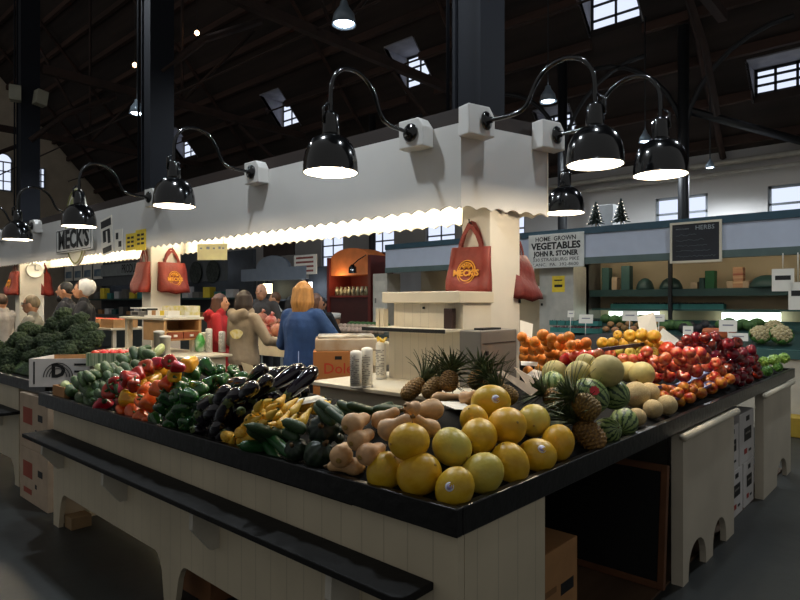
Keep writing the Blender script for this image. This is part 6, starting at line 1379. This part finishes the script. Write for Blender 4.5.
# ================================================================ PEOPLE
skin_m = mat('skin', '#c08a68', .5, var=.05); eye_m = mat('eye_dark', '#1c1410', .3)
def person(label, p, face, h=1.68, jacket='#808080', trousers='#2b3242', hair='#3a2416', hair_len=.2, hem=.62, arms=((.25, .28, .95), (-.25, .28, .95)), skin=None, extras=(), bulky=1.0, hood=False, bun=False, beard=False, female=True, collar=None, lean=0.0, bald=False, cap=None):
    """face: heading angle; the figure looks along local +y. arms: hand targets (x right, y forward, z as share of height)"""
    S = h / 1.7; t = thing('person', label, 'person', (p[0], p[1], .013 if 2.0 < p[0] < 6.4 and 1.12 < p[1] < 3.4 else 0.0), face - PI / 2)
    sk = skin or skin_m; sh = .15 if female else .18; v3 = lambda x, y, z: Vector((x * S, y * S, z * S))
    ly = lambda z: lean * max(0, z - .9)
    def limb(mb, pts, rs_): mb.tube([q for q in pts], [r * S for r in rs_], 10); [mb.ball(q, r * S, 10, 8) for q, r in zip(pts, rs_)]
    elbows = []
    for hx, hy, hz in arms:
        s_ = 1 if hx > 0 else -1; shd = v3(s_ * sh, ly(1.38), 1.38); hand = v3(hx, hy + ly(1.2), hz * 1.7 * .6 + .0) if False else v3(hx, hy, hz); d = hand - shd; L = d.length; up_, lo_ = .29 * S, .25 * S; L2 = min(L, up_ + lo_ - .01); a = math.acos(max(-1, min(1, (up_ ** 2 + L2 ** 2 - lo_ ** 2) / (2 * up_ * L2)))); d.normalize()
        side = Vector((s_ * .5, -.5, -.6)); side = (side - d * side.dot(d)).normalized(); elb = shd + (d * math.cos(a) + side * math.sin(a)) * up_; hand = elb + (shd + d * L2 - elb).normalized() * lo_; elbows.append((shd, elb, hand, s_))
    # one continuous body: legs, torso, arms, hands with fingers, neck, head
    b = MB()
    for s_ in (-1, 1):
        limb(b, [v3(s_ * .085, 0, .88), v3(s_ * .1, .01, .48), v3(s_ * .1, -.01, .1)], (.085, .055, .04)); limb(b, [v3(s_ * .1, -.03, .045), v3(s_ * .11, .13, .035)], (.042, .034))
    limb(b, [v3(0, 0, .9), v3(0, ly(1.15), 1.12), v3(0, ly(1.3), 1.3), v3(0, ly(1.4), 1.4)], (.1, .09, .1, .055)); limb(b, [v3(-sh + .02, ly(1.38), 1.375), v3(sh - .02, ly(1.38), 1.375)], (.04, .04))
    for shd, elb, hand, s_ in elbows:
        limb(b, [shd, elb, hand], (.042, .036, .027)); f = (hand - elb).normalized(); sd = f.orthogonal().normalized(); u = f.cross(sd); b.ball(hand + f * .045 * S, (.034 * S, .034 * S, .034 * S), 10, 8)
        for q in range(4):
            o = hand + f * .06 * S + sd * (.027 - .018 * q) * S; l = (.05, .058, .054, .042)[q] * S; b.tube([o, o + f * l, o + f * (l * 1.35) - u * .022 * S], [.0095 * S, .009 * S, .007 * S], 6)
        o = hand + f * .02 * S + sd * .03 * S; b.tube([o, o + (f + sd * .8).normalized() * .035 * S, o + (f * 1.3 + sd * .5).normalized() * .065 * S], [.011 * S, .01 * S, .008 * S], 6)
    hc = v3(0, .02 + ly(1.58), 1.575); limb(b, [v3(0, ly(1.4), 1.4), v3(0, .01 + ly(1.5), 1.5)], (.055, .05)); b.ball(hc, (.075 * S, .092 * S, .115 * S), 18, 14); b.ball(hc + v3(0, .03, -.065), (.055 * S, .06 * S, .05 * S), 14, 10)
    b.tube([hc + v3(0, .088, .015), hc + v3(0, .112, -.022), hc + v3(0, .09, -.028)], [.008 * S, .014 * S, .012 * S], 8); b.tube([hc + v3(-.024, .085, -.058), hc + v3(0, .093, -.057), hc + v3(.024, .085, -.058)], .007 * S, 6)
    for s_ in (-1, 1): b.ball(hc + v3(s_ * .076, 0, -.01), (.012 * S, .022 * S, .032 * S), 8, 6)
    link('body', remesh(b, .011, 2), t).data.materials.append(sk)
    e = MB()
    for s_ in (-1, 1): e.ball(hc + v3(s_ * .03, .08, .012), .0095 * S, 8, 6)
    e.build('eyes', eye_m, t)
    m = MB(); m.tube([hc + v3(-.022, .094, -.058), hc + v3(0, .1, -.059), hc + v3(.022, .094, -.058)], .005 * S, 6); m.build('lips', mat('lips', '#9a4f45', .5), t)
    # trousers
    tr = MB()
    for s_ in (-1, 1): limb(tr, [v3(s_ * .085, 0, .88), v3(s_ * .1, .01, .48), v3(s_ * .1, -.01, .1)], (.09, .07, .06))
    limb(tr, [v3(-.04, 0, .93), v3(.04, 0, .93)], (.11, .11)); link('trousers', remesh(tr, .014, 3), t).data.materials.append(mat('cloth_' + trousers, trousers, .85, var=.2, scale=14, bump=.2, bscale=30))
    so = MB()
    for s_ in (-1, 1): so.tube([v3(s_ * .1, -.06, .05), v3(s_ * .11, .15, .045)], [.05 * S, .045 * S], 10); so.ball(v3(s_ * .11, .15, .045), .045 * S, 10, 8); so.ball(v3(s_ * .1, -.06, .05), .05 * S, 10, 8)
    sm_ = remesh(so, .012, 2); 
    for vv in sm_.vertices: vv.co.z = max(vv.co.z, .004)
    link('shoes', sm_, t).data.materials.append(mat('dark_shoes', '#1b1a1c', .5))
    # jacket
    j = MB(); k = bulky
    limb(j, [v3(0, 0, hem + .08), v3(0, 0, .9), v3(0, ly(1.12), 1.1), v3(0, ly(1.3), 1.3), v3(0, ly(1.41), 1.41)], (.14 * k, .135 * k, .125 * k, .135 * k, .075)); limb(j, [v3(-sh + .01, ly(1.38), 1.375), v3(sh - .01, ly(1.38), 1.375)], (.062 * k, .062 * k))
    for s_ in (-1, 1): limb(j, [v3(s_ * .07, 0, hem + .07), v3(s_ * .06, ly(1.1), 1.1), v3(s_ * .08, ly(1.3), 1.3)], (.115 * k, .1 * k, .1 * k))
    for shd, elb, hand, s_ in elbows: limb(j, [shd, elb, hand - (hand - elb) * .06], (.064 * k, .056 * k, .046 * k))
    if hood: limb(j, [v3(-.08, -.1, 1.44), v3(0, -.13, 1.4), v3(.08, -.1, 1.44)], (.06, .075, .06)); limb(j, [v3(-.06, .02, 1.46), v3(.06, .02, 1.46)], (.06, .06))
    elif collar is not False: limb(j, [v3(-.05, ly(1.44), 1.44), v3(.05, ly(1.44), 1.44)], (.055, .055))
    jm = remesh(j, .014, 3)
    for vv in jm.vertices:
        if abs(vv.co.x) < .26 * S and vv.co.z < (hem + .02) * S: vv.co.z = (hem + .02) * S + (vv.co.z - (hem + .02) * S) * .08
    jo = link('jacket', jm, t); jm.materials.append(mat('cloth_' + jacket, jacket, .85, var=.18, scale=9, bump=.3, bscale=16))
    # hair
    if not bald:
        hr = MB(); hm = mat('hair_' + hair, hair, .55, var=.3, scale=18, stretch=(3, 3, .4)); hr.ball(hc + v3(0, -.012, .022), (.08 * S, .094 * S, .104 * S), 18, 14)
        if hair_len > .12:
            for a in [PI * .95 + i * PI * 1.1 / 9 for i in range(10)]:
                c = v3(.072 * math.cos(a), -.015 + .075 * math.sin(a), 0); limb(hr, [hc + c + v3(0, 0, .05), hc + c * 1.15 + v3(0, -.005, .05 - hair_len * .6), hc + c * 1.05 + v3(0, -.005, .03 - hair_len)], (.024, .028, .016))
        if bun: hr.ball(hc + v3(0, -.11, .06), .05 * S, 12, 8)
        me = remesh(hr, .011, 2)
        # keep the face free
        for vv in me.vertices:
            q = vv.co - hc
            if q.y > .045 * S and q.z < .07 * S: vv.co.y = hc.y + .045 * S + (q.y - .045 * S) * .1
        link('hair', me, t).data.materials.append(hm)
    if beard: m = MB(); m.ball(hc + v3(0, .06, -.1), (.055 * S, .045 * S, .06 * S), 14, 10); m.build('beard', mat('hair_' + hair, hair, .55), t)
    if cap:
        m = MB(); m.ball(hc + v3(0, -.03, .03), (.096 * S, .105 * S, .115 * S), 18, 12); m.ball(hc + v3(0, -.1, .04), (.075 * S, .06 * S, .09 * S), 14, 10); me = remesh(m, .012, 2)
        for vv in me.vertices:
            q = vv.co - hc
            if q.y > .03 * S: vv.co.y = hc.y + .03 * S + (q.y - .03 * S) * .1
        link('prayer_cap', me, t).data.materials.append(mat('cap_cloth', cap, .6))
    for ex in extras: ex(t, S, v3)
    return t
def apron_strings(t, S, v3):
    m = MB()
    for x in (-.03, .0, .03): m.tube([v3(x, -.19, .9), v3(x * 1.4, -.2, .75), v3(x * 1.2, -.19, .6 - x)], .007 * S, 5)
    m.build('apron_strings', mat('apron_cloth', '#b8a88a', .8), t)
    m = MB(); m.prism([(-.02, 0), (.1, -.04), (.16, -.34), (.1, -.4)], .012, frame(v3(.1, -.12, .92), (.8, .6, 0), (0, 0, 1), (.6, -.8, 0))); m.build('apron_corner', MATS['apron_cloth'], t)
def hoodie_print(t, S, v3):
    m = MB(); m.prism([(.085 * math.cos(a) * (1 + .12 * math.sin(3 * a)), .05 * math.sin(a)) for a in [i * PI / 10 for i in range(20)]], .006, frame(v3(.03, -.146, 1.22), (1, 0, 0), (0, .05, 1), (0, -1, .05))); m.build('back_print', mat('yellow_cloth_print', '#d9c26a', .7, col2='#e8dcae', scale=20), t)
def pocket_cloth(t, S, v3):
    m = MB(); m.box(.1 * S, .17 * S, -.165 * S, -.155 * S, .5 * S, .66 * S); m.build('back_pocket_cloth', card, t)
def seam(t, S, v3):
    m = MB(); m.tube([v3(.07, -.17, .85), v3(.065, -.16, 1.08)], .004, 4); m.build('piping', mat('pale_blue', '#8fa0c8', .6), t)
def glasses(t, S, v3):
    m = MB(); 
    for s_ in (-1, 1): m.tube([v3(s_ * .032 + .022 * math.cos(a), .115, 1.585 + .018 * math.sin(a)) for a in [i * PI / 6 for i in range(12)]], .003, 4, closed=True); m.tube([v3(s_ * .055, .112, 1.59), v3(s_ * .08, .02, 1.585)], .003, 4)
    m.build('glasses', iron_black, t)
AW = math.atan2(FW.y, FW.x)   # heading away from the camera
person('woman with blond hair in a blue coat seen from behind', at(303, 400, d=5.5), AW - .45, 1.7, '#22406e', '#27364a', '#a9763a', .2, .78, ((.3, .34, 1.08), (-.24, .3, 1.04)), bulky=1.18, extras=(seam, pocket_cloth))
person('woman in a tan grey hoodie and apron seen from behind', at(244, 400, d=6.5), AW - .5, 1.64, '#8f806c', '#232a33', '#2c1d16', .17, .86, ((.34, .26, 1.1), (-.2, .3, 1.05)), hood=True, bulky=1.1, extras=(apron_strings, hoodie_print))
person('woman in a bright red coat turned sideways beside the grey hoodie', at(219, 400, d=7.4), AW - 1.5, 1.62, '#a31a1f', '#2b2226', '#4a2a1c', .26, .45, ((.2, .28, 1.0), (-.2, .22, .95)), bulky=1.1, hood=True)
person('bald man in dark clothes facing the camera behind the table', at(262, 400, d=9.3), AW + PI - .2, 1.8, '#3a3532', '#24262b', '#2a2018', .0, .7, ((.25, .3, 1.1), (-.25, .3, 1.1)), female=False, bald=True, bulky=1.12)
person('person with fair hair in white top behind the bald man', at(276, 400, d=10.8), AW + 1.6, 1.7, '#c9c4bb', '#24262b', '#5a3a22', .1, .8, ((.25, .3, 1.0), (-.25, .3, 1.0)))
person('person in black with dark hair bending right of the bald man', at(291, 400, d=10.0), AW - .6, 1.62, '#15171b', '#1b1d22', '#15110f', .22, .7, ((.25, .3, 1.0), (-.25, .3, 1.0)), bulky=1.15)
person('woman in pale pink top partly hidden behind the blue coat', at(315, 400, d=8.5), AW - 1.2, 1.64, '#c0a597', '#24262b', '#6a4630', .15, .8, ((.2, .3, 1.0), (-.2, .3, 1.0)))
person('person in black with short dark hair right of the blue coat', at(321, 400, d=9.6), AW - .2, 1.6, '#151517', '#1b1d22', '#1a1210', .08, .7, ((.25, .3, 1.0), (-.25, .3, 1.0)))
person('woman in white prayer cap and black dress behind the broccoli', at(84, 400, d=8.0), AW + 1.95, 1.8, '#1c1b1e', '#1c1b1e', '#5a3a24', .06, .3, ((.22, .34, 1.1), (-.22, .34, 1.1)), cap='#e8e4dc')
person('bearded dark haired man in a dark jacket behind the broccoli', at(67, 400, d=8.5), AW + 1.8, 1.8, '#26262b', '#1d1f24', '#17120f', .04, .7, ((.22, .34, 1.1), (-.22, .34, 1.1)), female=False, beard=True)
person('older woman with short grey blond hair and glasses behind the broccoli', at(33, 400, d=7.3), AW + 1.8, 1.6, '#8f8878', '#2b2d33', '#7c6a4e', .07, .7, ((.24, .34, 1.0), (-.24, .34, 1.0)), extras=(glasses,))
person('person in a pale sweater at the far left edge', at(2, 400, d=8.9), AW + 1.2, 1.64, '#a39a90', '#2b2d33', '#4a3828', .1, .7, ((.24, .34, 1.0), (-.24, .34, 1.0)))
